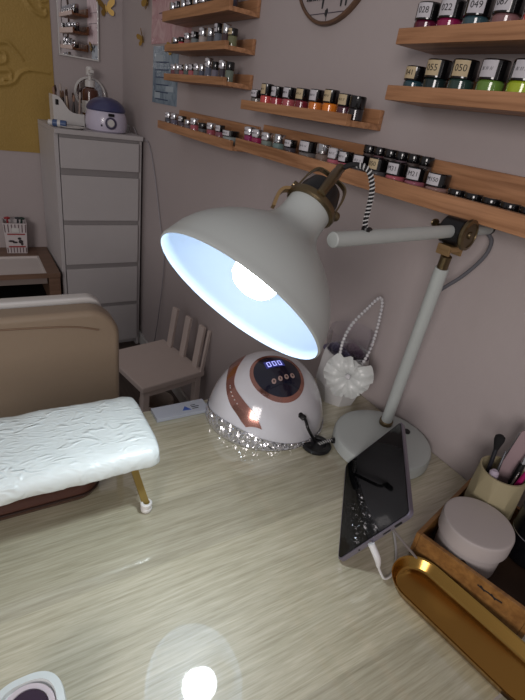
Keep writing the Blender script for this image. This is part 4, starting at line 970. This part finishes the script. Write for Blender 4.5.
tool('dust_brush', 'black fluffy powder brush standing at the left of the beige pot', 'brush', (-.014, .010, .010), (-.004, .026, .178), [('handle', [(0, 0), (.003, 0), (.0035, .6), (.0038, .84), (0, .84)], m_dh), ('bristles', [(.0036, .83), (.0052, .87), (.0082, .94), (.0078, .975), (.004, .995), (0, 1)], m_bh)])
tool('cuticle_pusher', 'slim steel cuticle pusher leaning in the beige pot beside the brush', 'nail tool', (-.018, -.002, .010), (.004, .012, .152), [('shaft', [(0, 0), (.0028, 0), (.0035, .6), (.0022, .86), (.0012, 1), (0, 1)], mat('steel', (150, 152, 158), .25, .9))])
tool('capped_pen', 'pale lilac capped pen low inside the beige pot', 'pen', (-.014, -.006, .010), (-.024, .003, .128), [('barrel', [(0, 0), (.004, 0), (.004, .86), (0, .86)], mat('grey_barrel', (110, 108, 118), .4)), ('cap', [(0, .85), (.006, .85), (.0075, .9), (.0072, .97), (.004, 1), (0, 1)], mat('lilac_cap', (176, 164, 180), .3))])
tool('dotting_tool', 'thin silver dotting tool near the front rim of the beige pot', 'nail tool', (-.013, -.014, .010), (-.006, -.024, .140), [('shaft', [(0, 0), (.0016, 0), (.0022, .8), (.001, 1), (0, 1)], m_silver)])
tool('nail_clipper_handle', 'black handled tool leaning right inside the beige pot', 'nail tool', (-.002, -.016, .010), (.020, -.014, .165), [('shaft', [(0, 0), (.004, 0), (.006, .72), (.005, .86), (0, .86)], m_black), ('silver_tip', [(.004, .85), (.003, .95), (.001, 1), (0, 1)], m_silver)])
# wide nail file
nf = thing('nail_file', 'broad pale nail file with silver edge leaning in the beige pot', 'nail file', tuple(FPc + V((.006, .010, .008))))
nf.rotation_mode = 'QUATERNION'; fx = V((.10, -.06, .98)).normalized(); nfm = frame(fx, V((.5, -.86, 0)), (0, 0, 0)); nf.rotation_quaternion = nfm.to_quaternion()
b = nb(); loft(b, [[V((p[0], y, p[1])) for p in rrect(-.012, .012, .0, .19, .011, 6)] for y in (-.0012, .0012)]); obj('file_board', b, mat('file_mauve', (150, 128, 132), .6), nf)
b = nb(); tube(b, [V((-.0125, 0, z)) for z in (.01, .09, .18)], .0016, 8); obj('silver_edge', b, m_silver, nf)
tool('pink_tool', 'magenta handled tool at the front right of the beige pot', 'nail tool', (.012, -.012, .010), (.006, -.029, .140), [('handle', [(0, 0), (.004, 0), (.0045, .8), (.003, 1), (0, 1)], mat('magenta', (160, 30, 96), .35))])
# black cup
bc = thing('black_canister', 'glossy black canister beside the white jar in the bamboo box', 'canister', inbox(.155, .133))
b = nb(); lathe(b, [(0, 0), (.034, 0), (.037, .004), (.038, .092), (.0355, .0925), (.034, .012), (0, .012)], 40); obj('canister_body', b, mat('canister_black', (12, 12, 16), .25, coat=.3), bc)
b = nb(); lathe(b, [(.0381, .050), (.0386, .0503), (.0386, .0512), (.0381, .0515)], 40, None, False); obj('silver_line', b, m_silver, bc)

# ------------------------------------------------------------------ gold oval tray
tr = thing('gold_tray', 'polished gold oval tray lying against the bamboo box', 'tray', (.5115, .160, .74), -math.radians(82))
def stad(L_, W_, z, n=20):
    out = []
    for cx, a0 in ((L_ - W_, -PI / 2), (-(L_ - W_), PI / 2)):
        for k in range(n + 1): a = a0 + PI * k / n; out.append(V((cx + W_ * math.cos(a), W_ * math.sin(a), z)))
    return out
b = nb(); loft(b, [stad(.108, .031, .0), stad(.112, .036, .004), stad(.1165, .0405, .0165), stad(.1190, .0430, .0185), stad(.1190, .0430, .0195), stad(.1155, .0395, .0178), stad(.111, .035, .0055), stad(.106, .030, .0018)])
obj('tray_body', b, m_gold, tr, 50)

# ------------------------------------------------------------------ round dish at the near left
rd = thing('polish_dish', 'round white dish with dark purple centre at the near left corner', 'dish', (-.014, .294, .74)); rd.scale = (.72, .72, .95)
def sqc(r, z, p=2.6, n=64, cx=0, cy=0):
    out = []
    for i in range(n):
        a = 2 * PI * i / n; c, s = math.cos(a), math.sin(a); k = (abs(c) ** p + abs(s) ** p) ** (-1 / p); out.append(V((cx + r * k * c, cy + r * k * s, z)))
    return out
b = nb(); loft(b, [sqc(.038, 0), sqc(.046, .006), sqc(.050, .038), sqc(.048, .045), sqc(.038, .046), sqc(.036, .041)]); obj('dish_body', b, mat('dish_white', (206, 212, 210), .35, coat=.2), rd, 50)
b = nb(); lathe(b, [(0, .041), (.037, .041), (.0355, .044), (.028, .0445), (.027, .043), (0, .043)], 48); obj('inner_ring', b, mat('pale_pink_ring', (196, 184, 188), .35), rd)
b = nb(); lathe(b, [(.0, .0431), (.0272, .0431), (.026, .0455), (.016, .047), (0, .0475)], 48); obj('dark_centre', b, mat('purple_gel', (52, 36, 54), .12, coat=.6), rd)
